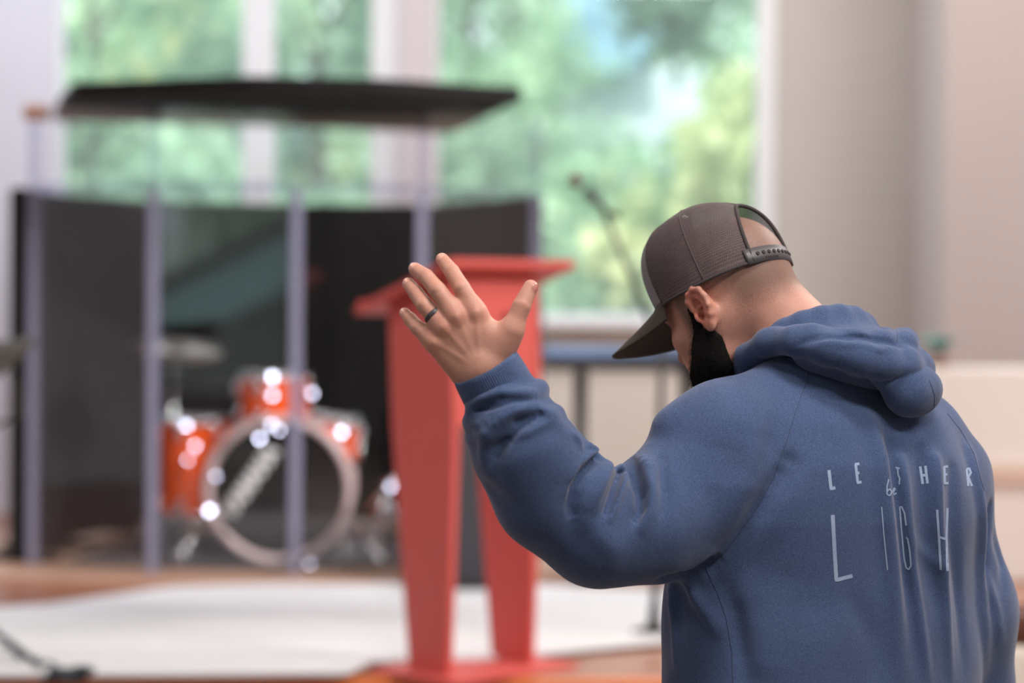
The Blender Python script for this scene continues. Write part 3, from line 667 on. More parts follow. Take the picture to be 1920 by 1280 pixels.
# ---- microphone stand with boom
mb = G(1226, 1196, ST); md = mb.y
ms_ = empty('microphone_stand', (mb.x, mb.y, ST)); tag(ms_, 'black boom microphone stand left of the man', 'stand')
zc_ = W(1236, 640, md).z
b = bmesh.new(); lathe(b, [(.135, 0), (.135, .012), (.05, .030), (.02, .05), (.016, .11)], 32, Matrix.Translation((mb.x, mb.y, ST))); obj('round_base', b, M_dark, ms_, True)
b = bmesh.new(); tube(b, [(mb.x, mb.y, ST+.03), (mb.x+.02, mb.y, zc_)], [.014, .011], 10); obj('pole', b, M_dark, ms_, True)
e0 = W(1243, 660, md); e1 = W(1133, 398, md-.12)
b = bmesh.new(); tube(b, [e0, e1], .0095, 8); ball(b, W(1238, 640, md), .022, 10); obj('boom', b, M_dark, ms_, True)
b = bmesh.new(); ball(b, W(1156, 402, md-.1), .016, 10); tube(b, [e1, W(1156, 402, md-.1)], .006, 6); obj('clip', b, M_dark, ms_, True)
mic = empty('microphone', W(1133, 392, md-.13)); tag(mic, 'black handheld microphone clipped to the boom', 'microphone')
m0 = W(1138, 398, md-.13); m1 = W(1098, 355, md-.13); m2 = W(1079, 339, md-.13)
b = bmesh.new(); tube(b, [m0, m0.lerp(m1, .5), m1], [.012, .016, .019], 14); obj('handle', b, M_dark, mic, True)
b = bmesh.new(); ball(b, m2, .024, 16); obj('grille', b, mat('brown_grey_mic_grille', (84, 62, 60), .45, metal=.5, bump=.5, bscale=600), mic, True)
# ---- music stand at the left edge
mx = W(-70, 1240, 7.45); mus = empty('music_stand', (mx.x, mx.y, ST)); tag(mus, 'olive-brown music stand cut by the left edge', 'music stand')
M_ms = mat('olive_brown_stand_paint', (58, 53, 44), .75, var=.1)
b = bmesh.new(); tube(b, [(mx.x, mx.y, ST+.1), (mx.x, mx.y, W(0, 700, 7.45).z)], .012, 10); obj('pole', b, M_ms, mus, True)
desk = [W(-190, 655, 7.45), W(62, 632, 7.40), W(66, 640, 7.30), W(0, 700, 7.16), W(-200, 700, 7.16)]
b = bmesh.new(); A_ = [b.verts.new(p) for p in desk]; B2 = [b.verts.new(p-Vector((0, .004, .010))) for p in desk]; b.faces.new(A_); b.faces.new(B2[::-1])
for i in range(5): b.faces.new((A_[i], A_[(i+1) % 5], B2[(i+1) % 5], B2[i]))
obj('desk', b, M_ms, mus)
b = bmesh.new(); tube(b, [W(20, 700, 7.3), W(46, 772, 7.4)], .008, 8); tube(b, [W(46, 772, 7.4), W(-70, 830, 7.45)], .007, 8); obj('brace', b, M_ms, mus, True)
for e in (G(70, 1262, ST), G(-170, 1255, ST), G(-60, 1205, ST)):
    b = bmesh.new(); tube(b, [(mx.x, mx.y, ST+.16), (e.x, e.y, ST+.03)], .010, 8); lg = obj('leg', b, M_dark, mus, True)
    b = bmesh.new(); ball(b, (e.x, e.y, ST+.036), .012, 8); obj('rubber_foot', b, M_dark, lg, True)
# cable coiled by its feet
b = bmesh.new(); pts = []
for k in range(140):
    a = k*.32; r_ = .045+.012*math.sin(k*.7); c0 = G(118, 1272, ST+.034)
    pts.append((c0.x+math.cos(a)*r_*1.1+.0002*k, c0.y+math.sin(a)*r_, ST+.032+.0045*(k//20)+.003*math.sin(k)))
for k in range(30):
    q0 = G(118-4*k, 1268-2.2*k+.02*k*k, ST+.03); pts.append((q0.x, q0.y, ST+.032+.02*math.sin(k*.3)))
tube(b, pts, .006, 6); co = obj('cable', b, mat('black_cable_rubber', (30, 36, 44), .5), None, True); tag(co, 'black cable coiled on the rug by the music stand', 'cable')
# ---- teal plant on the ledge, brown chair at the right edge
pc_ = W(1762, 690, hy+.08); pl = empty('potted_plant', (pc_.x, pc_.y, hz_)); tag(pl, 'small teal-green plant on the half-wall ledge beyond the hood', 'plant')
b = bmesh.new(); lathe(b, [(.028, .0), (.036, .05), (.034, .05), (.030, .042), (.004, .042)], 20, Matrix.Translation((0, 0, 0))); obj('pot', b, mat('brown_clay_pot', (150, 116, 104), .7), pl, mw=True)
M_teal = mat('teal_leaf', (112, 168, 164), .5, var=.15)
for k in range(16):
    a = k*2.4; ln_ = random.uniform(.08, .13); b = bmesh.new(); w_ = .020; rows = []
    for j in range(6):
        t_ = j/5; x = ln_*t_; z = .045+.085*math.sin(t_*1.9)*random.uniform(.75, 1.0); ww = w_*math.sin(math.pi*min(1, t_*.95+.05))
        rows.append((b.verts.new((math.cos(a)*x-math.sin(a)*ww, math.sin(a)*x+math.cos(a)*ww, z)), b.verts.new((math.cos(a)*x+math.sin(a)*ww, math.sin(a)*x-math.cos(a)*ww, z))))
    for A1, B1 in zip(rows[:-1], rows[1:]): b.faces.new((A1[0], A1[1], B1[1], B1[0]))
    obj('leaf', b, M_teal, pl, True, mw=True)
cd = 6.6; cp = W(1935, 1172, cd); ch = empty('chair', (cp.x, cp.y, 0)); tag(ch, 'brown padded chair cut by the right edge', 'chair')
M_br = mat('brown_leather', (96, 54, 40), .45, var=.15, scale=20, coat=.2)
b = bmesh.new(); ball(b, (0, 0, cp.z), .062, 24, (1.6, .5, 1.0)); obj('headrest', b, M_br, ch, True, mw=True)
b = bmesh.new(); box(b, -.16, .34, -.03, .05, .45, cp.z-.055, bev=.02); obj('backrest', b, mat('white_chair_cover', (226, 216, 206), .8), ch, mw=True)
b = bmesh.new(); box(b, -.16, .34, -.50, -.02, .40, .46, bev=.02); obj('seat', b, M_br, ch, mw=True)
for x in (-.13, .31):
    for y in (-.46, .0):
        b = bmesh.new(); tube(b, [(x, y, 0), (x, y, .41)], .014, 8); obj('leg', b, M_dark, ch, True, mw=True)
# ================================================================== the man
def v2(a): return math.cos(math.radians(a)), math.sin(math.radians(a))
# torso frame: facing away from the lens and to the left
TC = Vector((.455, 3.52, 0)); c_, s_ = v2(61)
TF = Vector((-c_, s_, 0)); TL = Vector((-s_, -c_, 0)); TU = Vector((0, 0, 1))
def T(f, l, u): return TC+TF*f+TL*l+TU*u
TM = np.array([TF, TL, TU], dtype=f32)
def tl(P): return (P-A3(TC))@TM.T
# head frame: turned further left, bowed
HO = W(1372, 580, 3.58); c_, s_ = v2(42); P_ = math.radians(30)
Fh = Vector((-c_, s_, 0)); HL = Vector((-s_, -c_, 0)).normalized()
HF = (Fh*math.cos(P_)-Vector((0, 0, 1))*math.sin(P_)).normalized(); HU = (Fh*math.sin(P_)+Vector((0, 0, 1))*math.cos(P_)).normalized()
HM = np.array([HF, HL, HU], dtype=f32)
def hl(P): return (P-A3(HO))@HM.T
def Hw(f, l, u): return HO+HF*f+HL*l+HU*u
HMAT = frame(HO, HF, HL, HU)
# arms
SH = T(.0, .185, 1.385); EL = W(1112, 1002, 3.33); WR = W(902, 694, 3.27)
SHR = T(.0, -.195, 1.375); ELR = T(-.01, -.262, 1.10); WRR = T(.012, -.298, .86)
NB = T(.045, 0, 1.49)                                  # base of the neck
# ---- hand, joint by joint (photo pixel, depth)
FING = {
 'index':  ([(893, 586, 3.262), (866, 541, 3.268), (847, 509, 3.290), (829, 486, 3.312)], [.0128, .0118, .0106, .0088]),
 'middle': ([(856, 592, 3.258), (821, 545, 3.268), (799, 519, 3.294), (778, 504, 3.318)], [.0128, .0120, .0108, .0090]),
 'ring':   ([(832, 613, 3.262), (796, 572, 3.274), (779, 548, 3.298), (766, 532, 3.320)], [.0122, .0114, .0103, .0086]),
 'pinky':  ([(815, 642, 3.268), (783, 614, 3.280), (770, 599, 3.298), (759, 587, 3.312)], [.0112, .0102, .0092, .0076]),
}
THUMB = ([(935, 668, 3.272), (960, 618, 3.262), (978, 574, 3.262), (995, 538, 3.270)], [.0165, .0138, .0126, .0098])
FW = {k: ([W(*p) for p in v[0]], v[1]) for k, v in FING.items()}
TH = ([W(*p) for p in THUMB[0]], THUMB[1])
HN = Vector((0, -1, 0))                                 # back of the hand looks at the lens
def f_hand(P):
    palm = None
    for k in FW:
        m = FW[k][0][0]; base = WR.lerp(m, .10)+(m-WR)*0
        off = {'index': Vector((.018, 0, .010)), 'middle': Vector((.006, 0, .004)), 'ring': Vector((-.008, 0, -.004)), 'pinky': Vector((-.018, .002, -.012))}[k]
        d = rcone(P, WR+off, m+Vector((0, .004, 0)), .0185, .0135)
        palm = d if palm is None else smin(palm, d, .016)
    mid = (FW['middle'][0][0]+FW['pinky'][0][0])*.5
    palm = smin(palm, rcone(P, WR.lerp(mid, .35)+Vector((.01, .012, 0)), mid+Vector((.012, .01, 0)), .021, .014), .02)
    th = chain(P, TH[0], TH[1], .0015)
    palm = smin(palm, rcone(P, WR+Vector((.012, .006, .012)), TH[0][1], .020, .014), .018)
    palm = smin(palm, rcone(P, TH[0][0].lerp(TH[0][1], .62)+Vector((-.004, .002, 0)), FW['index'][0][0].lerp(WR, .30)+Vector((.006, .006, 0)), .0095, .0105), .026)  # web of the thumb
    palm = smin(palm, th, .012)
    fs = None
    for k, (pts, rad) in FW.items():
        d = chain(P, pts, rad, .0015)
        for j, hh in ((0, .0012), (1, .0006), (2, .0003)):                          # knuckles
            d = d-hh*np.exp(-((P-A3(pts[j]+Vector((0, -rad[j], 0))))**2).sum(1)/(.0085**2))
        fs = d if fs is None else smin(fs, d, .0022)
    ks = list(FW)
    for a, b in zip(ks[:-1], ks[1:]):                                          # webs between the fingers
        palm = smin(palm, rcone(P, FW[a][0][0].lerp(FW[a][0][1], .30)+Vector((0, .004, 0)), FW[b][0][0].lerp(FW[b][0][1], .30)+Vector((0, .004, 0)), .0078, .0078), .012)
    d = smin(palm, fs, .010)
    for k in FW:                                                               # tendons on the back of the hand
        m = FW[k][0][0]+Vector((0, -.013, 0)); w0 = WR.lerp(m, .25)+Vector((0, -.020, 0))
        d = d-.0008*np.exp(-polyd(P, [w0, m])/(.0042**2))
    for pts, rad in list(FW.values())+[TH]:                                    # creases over the finger joints
        for j in (1, 2):
            t = (pts[j+1]-pts[j-1]).normalized(); s = t.cross(Vector((0, 1, 0))).normalized()
            for o in (-.0025, .0, .0025):
                c = pts[j]+t*o+Vector((0, -rad[j], 0))
                d = d+.0005*np.exp(-polyd(P, [c-s*.006, c+s*.006])/(.0010**2))
    return d
def f_arm(P):
    d = rcone(P, WR, WR.lerp(EL, .35), .028, .036)
    d = smin(d, rcone(P, WR.lerp(EL, .35), EL, .037, .042), .02)
    return smin(d, rcone(P, EL, SH, .042, .055), .02)
def f_armR(P):
    d = smin(rcone(P, SHR, ELR, .055, .042), rcone(P, ELR, WRR, .041, .028), .02)
    h0 = WRR; h1 = WRR+Vector((-.02, .03, -.085))
    d = smin(d, rcone(P, h0, h1, .026, .022), .02)
    fs = None
    for i in range(4):
        a = h1+TF*(.03-.02*i); b = a+Vector((-.012, .018, -.045)); c = b+Vector((.0, .0, -.03))
        e = chain(P, [a, b, c], [.011, .0095, .008], .004); fs = e if fs is None else np.minimum(fs, e)
    d = smin(d, fs, .008)
    return smin(d, chain(P, [h0+TF*.02+Vector((0, 0, -.03)), h0+TF*.055+Vector((0, 0, -.07)), h0+TF*.055+Vector((0, 0, -.10))], [.014, .012, .009]), .01)
# ---- head
def f_ear(q):
    """left ear in head space, q already mirrored to the left side"""
    al = math.radians(-4); eb = A3((-math.cos(al), math.sin(al), 0)); en = A3((math.sin(al), math.cos(al), 0)); eu = A3((0, 0, 1))
    o = A3((-.008, .0785, -.004)); p = q-o
    x = -(p@eb); y = p@eu; z = p@en                      # x forward, y up, z outward
    Q = np.stack([x, y, z], 1).astype(f32)
    k = .97
    hel = [(.008, -.002, .002), (.0165, .008, .004), (.0165, .020, .009), (.009, .0295, .0115), (-.003, .0325, .013), (-.0135, .026, .0145), (-.0185, .012, .015), (-.0180, -.003, .0145), (-.013, -.016, .012), (-.006, -.025, .009)]
    hr = [.0028, .0034, .0038, .0040, .0041, .0042, .0042, .0040, .0040, .0045]
    d = chain(Q, [tuple(v*k for v in p) for p in hel], hr, .003)
    plate = smax(ell(Q, (-.002, .003, .006), (.0175, .031, .0075)), -ell(Q, (.002, .001, .015), (.0130, .022, .0135)), .003)
    d = smin(d, plate, .004)
    d = smin(d, ell(Q, (-.002, -.028, .0065), (.0085, .0095, .0048)), .006)                                        # lobe
    ah = [(-.001, -.019, .008), (-.009, -.010, .0105), (-.0105, .004, .0115), (-.006, .015, .011), (.002, .022, .0095)]
    d = smin(d, chain(Q, ah, [.0030, .0034, .0034, .0030, .0022], .003), .003)
    d = smin(d, ell(Q, (.0115, -.008, .006), (.0042, .0065, .0050)), .004)                                          # tragus
    d = smin(d, rcone(Q, (.006, .004, .004), (-.004, .005, .006), .0022, .0018), .003)
    return smax(d, -ell(Q, (.004, -.008, .007), (.0055, .0065, .009)), .003)
def f_head(P, ear=True):
    q = hl(P); q0 = q; q = q.copy(); q[:, 1] = np.abs(q[:, 1])
    d = ell(q, (-.012, 0, .042), (.103, .0785, .092))
    d = smin(d, ell(q, (.028, 0, .0), (.068, .066, .088)), .03)
    d = smin(d, ell(q, (.050, 0, -.050), (.052, .053, .056)), .03)
    d = smin(d, rcone(q, (-.004, .056, -.035), (.022, .052, -.066), .020, .018), .02)
    d = smin(d, rcone(q, (.022, .052, -.066), (.078, .015, -.098), .017, .018), .02)
    d = smin(d, ell(q, (.083, 0, -.094), (.019, .022, .018)), .016)
    d = smin(d, rcone(q, (.022, .048, -.062), (.06, 0, -.095), .018, .018), .03)
    d = smin(d, ell(q, (.060, .049, -.015), (.022, .018, .019)), .02)         # cheekbone
    d = smin(d, rcone(q, (.0885, 0, .034), (.074, .050, .032), .010, .009), .016)
    d = smax(d, -ell(q, (.101, .033, .011), (.020, .019, .0135)), .012)      # eye socket
    d = smin(d, ell(q, (.0765, .032, .011), (.0125, .0135, .0125)), .002)
    d = smin(d, rcone(q, (.093, 0, .022), (.113, 0, -.020), .0065, .0095), .012)
    d = smin(d, ell(q, (.102, .0125, -.0235), (.011, .0075, .0085)), .006)
    d = smin(d, rcone(q, (.1015, 0, -.049), (.092, .020, -.053), .0052, .003), .006)
    d = smin(d, rcone(q, (.1005, 0, -.0595), (.092, .018, -.056), .0058, .003), .006)
    d = smax(d, -rcone(q, (.108, 0, -.0545), (.096, .022, -.0545), .0012, .0008), .003)
    if ear: d = smin(d, f_ear(q), .0035)
    return d
def f_neck(P):
    d = rcone(P, Hw(-.032, 0, -.015), NB+Vector((0, 0, .03)), .058, .057)
    d = smin(d, rcone(P, Hw(-.056, 0, .02), T(.014, 0, 1.49), .044, .050), .04)
    d = smin(d, rcone(P, Hw(.015, 0, -.06), T(.075, 0, 1.44), .036, .046), .03)
    for s in (1, -1):
        d = smin(d, rcone(P, NB+TL*.03*s, T(-.02, .13*s, 1.405), .052, .04), .05)
        d = smin(d, rcone(P, Hw(-.022, .055*s, -.02), T(.10, .02*s, 1.43), .014, .012), .03)
    return d
def f_trunk(P):
    q = tl(P)
    d = ell(q, (.0, 0, 1.25), (.095, .155, .22)); d = smin(d, ell(q, (.0, 0, 1.0), (.09, .145, .16)), .08)
    for s in (1, -1):
        d = smin(d, rcone(q, (0, .09*s, .92), (0, .10*s, .50), .075, .05), .04); d = smin(d, rcone(q, (0, .10*s, .50), (-.01, .105*s, .07), .048, .036), .03)
        d = smin(d, rcone(q, (-.03, .105*s, .05), (.12, .115*s, .045), .035, .025), .03)
    return d
def f_body(P):
    d = smin(f_head(P), f_neck(P), .022)
    d = smin(d, f_trunk(P), .06)
    d = smin(d, smin(f_arm(P), f_hand(P), .012), .03)
    return smin(d, f_armR(P), .03)
# ---- hooded sweatshirt
SEC = np.array([  # height, half width, half depth, forward shift
 (.84, .235, .155, .0), (.90, .250, .165, .0), (1.05, .250, .162, .0), (1.18, .246, .155, -.004), (1.28, .232, .146, -.010), (1.36, .200, .128, -.016), (1.42, .150, .108, -.014), (1.47, .100, .090, .004), (1.51, .060, .060, .02)], dtype=f32)
def f_torso(P):
    q = tl(P); u = q[:, 2]
    a = np.interp(u, SEC[:, 0], SEC[:, 1]); b = np.interp(u, SEC[:, 0], SEC[:, 2]); c = np.interp(u, SEC[:, 0], SEC[:, 3])
    x = (q[:, 0]-c)/b; y = q[:, 1]/a; n = 2.35
    r = (np.abs(x)**n+np.abs(y)**n)**(1/n)
    d = (r-1)*np.minimum(a, b)*.9
    d = np.maximum(d, np.maximum(u-1.50, .845-u))
    return d.astype(f32)
CUFF0 = W(912, 692, 3.272); CUFF1 = W(938, 742, 3.278)
FM = W(985, 842, 3.285)                                # middle of the forearm sleeve
def ringf(px, py, d, tilt):
    ax = (CUFF1-CUFF0).normalized(); s = ax.cross(Vector((0, 1, 0))).normalized()
    ax = (ax+s*tilt+Vector((0, -.10, 0))).normalized(); tx = ax.cross(Vector((0, 1, 0))).normalized()
    return W(px, py, d), tx, ax
RINGS = []
for px_, py_, rx_, tr_, ti_ in [(949, 762, .0485, .0150, -.03), (969, 800, .0545, .0160, -.20)]:
    c, tx_, ax_ = ringf(px_, py_, 3.28, ti_); RINGS.append((c, rx_, tr_, tx_, ax_))
def f_sleeve(P):
    d = rcone(P, T(-.005, .11, 1.375), W(1352, 838, 3.42), .085, .078)
    d = smin(d, smin(rcone(P, W(1352, 838, 3.42), W(1342, 900, 3.42), .078, .102), rcone(P, W(1264, 806, 3.40), W(1254, 850, 3.40), .032, .032), .03), .04)
    d = smin(d, rcone(P, W(1342, 900, 3.42), W(1215, 980, 3.36), .102, .078), .02)
    d = smin(d, rcone(P, W(1215, 980, 3.36), W(1122, 998, 3.33), .080, .071), .03)
    d = smin(d, rcone(P, W(1122, 998, 3.33), W(1030, 915, 3.31), .072, .076), .03)
    d = smin(d, rcone(P, W(1030, 915, 3.31), FM, .076, .069), .03)
    d = smin(d, rcone(P, FM, W(952, 765, 3.28), .066, .050), .03)
    for c, rx, tr, tx_, ty_ in RINGS:                    # cloth bunched into rolls above the cuff
        p = P-A3(c); h = p@A3(ty_); e = p-h[:, None]*A3(ty_)
        rr = np.sqrt((e*e).sum(1))-rx*(1+.05*np.sin(np.arctan2(e[:, 1], e@A3(tx_))*3))
        d = smin(d, np.sqrt(rr*rr+h*h)-tr, .005)
    return d
def f_cuff(P):
    ax = (CUFF1-CUFF0).normalized(); axn = A3(ax)
    d = rcone(P, CUFF0, CUFF1, .0470, .0490)
    h = (P-A3(CUFF0))@axn
    d = smax(d, -(h+.004), .006)                        # flat open end
    return smax(d, -rcone(P, CUFF0-ax*.05, CUFF0+ax*.02, .0435, .0425), .003)
def f_sleeveR(P):
    d = rcone(P, T(-.01, -.12, 1.360), T(-.01, -.190, 1.315), .078, .082)
    d = smin(d, rcone(P, T(-.01, -.190, 1.315), T(-.02, -.254, 1.12), .082, .070), .05)
    d = smin(d, rcone(P, T(-.02, -.254, 1.12), T(.005, -.298, .90), .070, .062), .04)
    return smin(d, rcone(P, T(.005, -.298, .90), T(.012, -.298, .85), .045, .040), .01)
def f_hoodie0(P):
    d = smin(f_torso(P), f_sleeve(P), .045)
    for s in (1, -1):
        d = smin(d, rcone(P, T(-.0, .03*s, 1.455), T(-.012, .16*s, 1.385), .070, .075), .05)
        d = smin(d, ell(tl(P), (-.085, .085*s, 1.30), (.065, .085, .12)), .05)         # shoulder blades
    d = smin(d, f_sleeveR(P), .022)
    return smin(d, f_cuff(P), .006)
# folds: (photo polyline, width, height); traced once onto the plain garment, then real relief in space
FOLDS = [
 # bunched sleeve above the cuff
 ([(880, 772), (905, 752), (940, 738), (985, 735), (1012, 738)], .0085, .012),
 ([(893, 800), (925, 790), (965, 772), (1005, 762), (1040, 768), (1048, 780)], .0080, .011),
 ([(888, 770), (920, 762), (960, 752), (1015, 748)], .0050, -.010),
 ([(893, 818), (905, 822), (930, 802), (962, 786)], .0060, .006),
 ([(930, 850), (945, 826), (970, 800), (1000, 785), (1030, 783)], .0065, -.010),
 ([(900, 760), (935, 748), (975, 744)], .0045, -.006),
 ([(872, 745), (900, 735), (940, 716), (985, 700)], .0050, -.004),
 ([(1075, 815), (1085, 825), (1092, 842)], .0060, .006),
 ([(1010, 775), (1045, 790), (1080, 822)], .014, .006),
 ([(905, 905), (935, 935), (980, 960)], .016, -.004),
 # inner elbow
 ([(1124, 856), (1112, 868), (1097, 884), (1083, 912), (1078, 945), (1080, 975)], 0.0068, -0.0364),
 ([(1104, 836), (1116, 848), (1108, 862), (1090, 884), (1072, 915)], 0.0072, 0.0121),
 ([(1140, 872), (1132, 895), (1118, 930), (1108, 965)], 0.0093, 0.0121),
 ([(1166, 884), (1157, 908), (1147, 938), (1135, 968)], 0.0051, -0.0284),
 ([(1146, 862), (1164, 868), (1172, 884), (1165, 912), (1155, 945), (1140, 985)], 0.0064, 0.0149),
 ([(1178, 866), (1192, 892), (1202, 922), (1201, 950), (1187, 980)], 0.0072, -0.0445),
 ([(1196, 856), (1212, 880), (1219, 922), (1215, 962), (1198, 1004)], 0.0085, 0.0149),
 ([(1215, 838), (1228, 880), (1230, 950), (1215, 1020)], 0.0102, 0.0068),
 ([(1240, 860), (1246, 920), (1240, 980)], 0.0085, -0.0092),
 ([(1060, 920), (1072, 985), (1090, 1040)], .018, -.006),
 ([(1120, 990), (1150, 1030), (1165, 1070)], .018, .005),
 ([(1010, 778), (975, 792), (950, 812), (934, 838), (926, 868), (930, 905)], .0095, -.0130),
 ([(905, 800), (915, 815), (905, 838), (900, 870)], .0090, .0080),
 # armpit
 ([(1480, 870), (1440, 930), (1390, 1000), (1345, 1055)], .016, -.014),
 ([(1345, 1055), (1330, 1062), (1300, 1072)], .008, -.012),
 ([(1245, 1085), (1300, 1080), (1350, 1062)], .010, -.012),
 ([(1446, 800), (1442, 850), (1420, 915), (1390, 965)], .016, -.008),
 ([(1425, 820), (1415, 890), (1385, 950), (1335, 1020)], .030, .009),
 ([(1290, 1100), (1330, 1150), (1350, 1200)], .012, .005),
 ([(1260, 1110), (1268, 1170), (1275, 1270)], .012, .006),
 ([(1400, 1270), (1378, 1150), (1350, 1080)], .015, -.005),
 ([(1430, 1280), (1440, 1180), (1470, 1080)], .030, .006),
 # drape of the back
 ([(1632, 790), (1650, 860), (1660, 950), (1672, 1060), (1682, 1180), (1690, 1290)], .0150, .0140),
 ([(1668, 830), (1676, 900), (1685, 960), (1698, 1060), (1708, 1150), (1722, 1290)], .0125, -.0085),
 ([(1686, 860), (1694, 930), (1708, 1060), (1725, 1180), (1745, 1290)], .0100, .0110),
 ([(1725, 850), (1732, 930), (1742, 1060), (1756, 1180)], .0140, -.0075),
 ([(1752, 860), (1758, 950), (1766, 1060), (1775, 1180), (1790, 1290)], .0110, .0105),
 ([(1785, 880), (1790, 1000), (1800, 1150), (1810, 1280)], .0120, -.0060),
 ([(1818, 850), (1830, 950), (1838, 1080), (1846, 1280)], .0140, .0120),
 ([(1560, 860), (1540, 1000), (1530, 1200)], .040, -.006),
 ([(1770, 1070), (1740, 1040), (1700, 1000)], .010, .003),
 ([(1600, 1130), (1640, 1200), (1660, 1280)], .020, -.004),
 # right sleeve
 ([(1868, 1010), (1880, 1060), (1882, 1120)], .012, -.006),
 ([(1850, 1080), (1868, 1140), (1880, 1220)], .010, .005),
 ([(1860, 950), (1846, 1030), (1845, 1110)], .010, -.010),
]
FOLD3 = []
for poly, w, h in FOLDS:
    dens = []
    for (a, b) in zip(poly[:-1], poly[1:]):
        for k in range(3): dens.append((a[0]+(b[0]-a[0])*k/3, a[1]+(b[1]-a[1])*k/3))
    dens.append(poly[-1])
    pts = [trace(f_hoodie0, *p) for p in dens]; pts = [p for p in pts if p is not None]
    if len(pts) > 1:
        seg = [pts[0]]
        runs = []
        for p in pts[1:]:
            if (p-seg[-1]).length > .07: runs.append(seg); seg = [p]
            else: seg.append(p)
        runs.append(seg)
        for s in runs:
            if len(s) > 1:
                a = np.array(s, dtype=f32); n_ = len(s); tp = [min(1.0, .6+1.3*i/(n_-1)*2, 1.5*(1-i/(n_-1))**.8+.05) for i in range(n_)]; FOLD3.append((s, w, h, a.min(0)-3*w-.01, a.max(0)+3*w+.01, tp, sum(grad(f_hoodie0, x) for x in s[::2])))
                FOLD3[-1] = FOLD3[-1][:6]+(FOLD3[-1][6]/np.linalg.norm(FOLD3[-1][6]),)
def f_folds(P):
    o = np.zeros(len(P), f32)
    for s, w, h, lo, hi, tp, nv in FOLD3:
        m = ((P > lo) & (P < hi)).all(1)
        if m.any(): o[m] += h*polyw(P[m], s, w, tp, nv)
    return o
def f_hoodie(P):
    q = tl(P)
    ripple = .0018*np.sin(q[:, 1]*38+q[:, 2]*9)*np.sin(q[:, 2]*17+2)+.0012*np.sin(q[:, 0]*55+q[:, 2]*31)
    d = f_hoodie0(P)-f_folds(P)-ripple
    return smin(d, rcone(P, EL, SH.lerp(EL, .2), .050, .060), .008)          # never thinner than the arm inside
# ---- hood lying on the back
def mir(pts): return [(f, -l, u) for f, l, u in pts[::-1]]
def f_hood0(P):
    q = tl(P)
    d = None
    # collar standing round the neck
    n = 20; ring = []
    for i in range(n+1):
        a = 2*math.pi*i/n; f = .048+.082*math.cos(a); l = .086*math.sin(a)
        ring.append((f, l, 1.512-.62*(f-.05)))
    d = chain(q, ring, [.0195]*(n+1), .01)
    low = [(f*1.02-.001, l*1.10, u-.014) for f, l, u in ring]
    d = smin(d, chain(q, low, [.021]*(n+1), .01), .012)
    # heap of cloth behind the neck
    d = smin(d, ell(q, (-.060, 0, 1.515), (.055, .092, .040)), .025)
    d = smin(d, ell(q, (-.082, -.035, 1.500), (.056, .078, .038)), .025)
    # rim of the hood opening, folded back over the shoulders
    half = [(.085, .098, 1.478), (.040, .108, 1.510), (-.010, .107, 1.530), (-.060, .095, 1.533), (-.100, .070, 1.523), (-.128, .030, 1.509), (-.135, 0, 1.504), (-.130, -.038, 1.500), (-.105, -.082, 1.493), (-.065, -.108, 1.494), (-.010, -.112, 1.500), (.040, -.108, 1.500), (.085, -.098, 1.475)]
    d = smin(d, chain(q, half, [.010, .016, .018, .020, .022, .024, .025, .026, .027, .026, .021, .017, .010], .012), .009)
    up = [(.03, .098, 1.522), (-.020, .098, 1.533), (-.075, .078, 1.536), (-.112, .030, 1.530), (-.118, -.01, 1.528), (-.112, -.055, 1.527), (-.08, -.082, 1.530), (-.02, -.095, 1.533), (.03, -.095, 1.522)]
    d = smin(d, chain(q, up, [.010, .016, .020, .020, .020, .020, .020, .016, .010], .012), .008)
    return d
def f_pouch(P):
    q = tl(P)
    d = ell(q, (-.136, -.056, 1.462), (.028, .046, .036), [(1, 0, .12), (0, 1, 0), (-.12, 0, 1)])
    d = smin(d, rcone(q, (-.130, .010, 1.486), (-.140, -.045, 1.462), .011, .025), .015)
    return smin(d, rcone(q, (-.138, -.045, 1.460), (-.116, -.092, 1.470), .024, .022), .02)
HF3 = []
for poly, w, h in [
    ([(1490, 645), (1540, 632), (1600, 630), (1660, 640), (1690, 650)], .0050, -.0090),
    ([(1540, 642), (1600, 646), (1650, 656), (1690, 656)], .0050, .0040),
    ([(1480, 645), (1530, 635), (1600, 625), (1660, 634)], .0035, .0028),
    ([(1684, 618), (1684, 642)], .0040, -.0035),
    ([(1700, 655), (1740, 672), (1765, 690)], .008, .004),
    ([(1600, 704), (1640, 716), (1690, 714), (1745, 704), (1775, 716)], .0045, -.0100),
    ([(1640, 690), (1700, 694), (1750, 688)], .014, .005),
]:
    pts = [trace(f_hood0, *p) for p in poly]; pts = [p for p in pts if p is not None]
    if len(pts) > 1: HF3.append((pts, w, h))
def f_hood(P):
    d = smin(f_hood0(P), f_pouch(P), .0015)
    for s, w, h in HF3: d = d-h*polyw(P, s, w, [min(1, .15+4*i/(len(s)-1), .15+4*(1-i/(len(s)-1))) for i in range(len(s))])
    # open well for the neck
    ax0 = T(.050, 0, 1.46); ax1 = Hw(-.03, 0, -.02)
    return smax(d, -rcone(P, ax0, ax1+(ax1-ax0)*.4, .072, .069), .006)
import time as _t
t0 = _t.time()
man = empty('person', (TC.x, TC.y, 0))
tag(man, 'bearded man in blue hooded sweatshirt and trucker cap, head bowed, left hand raised', 'person')
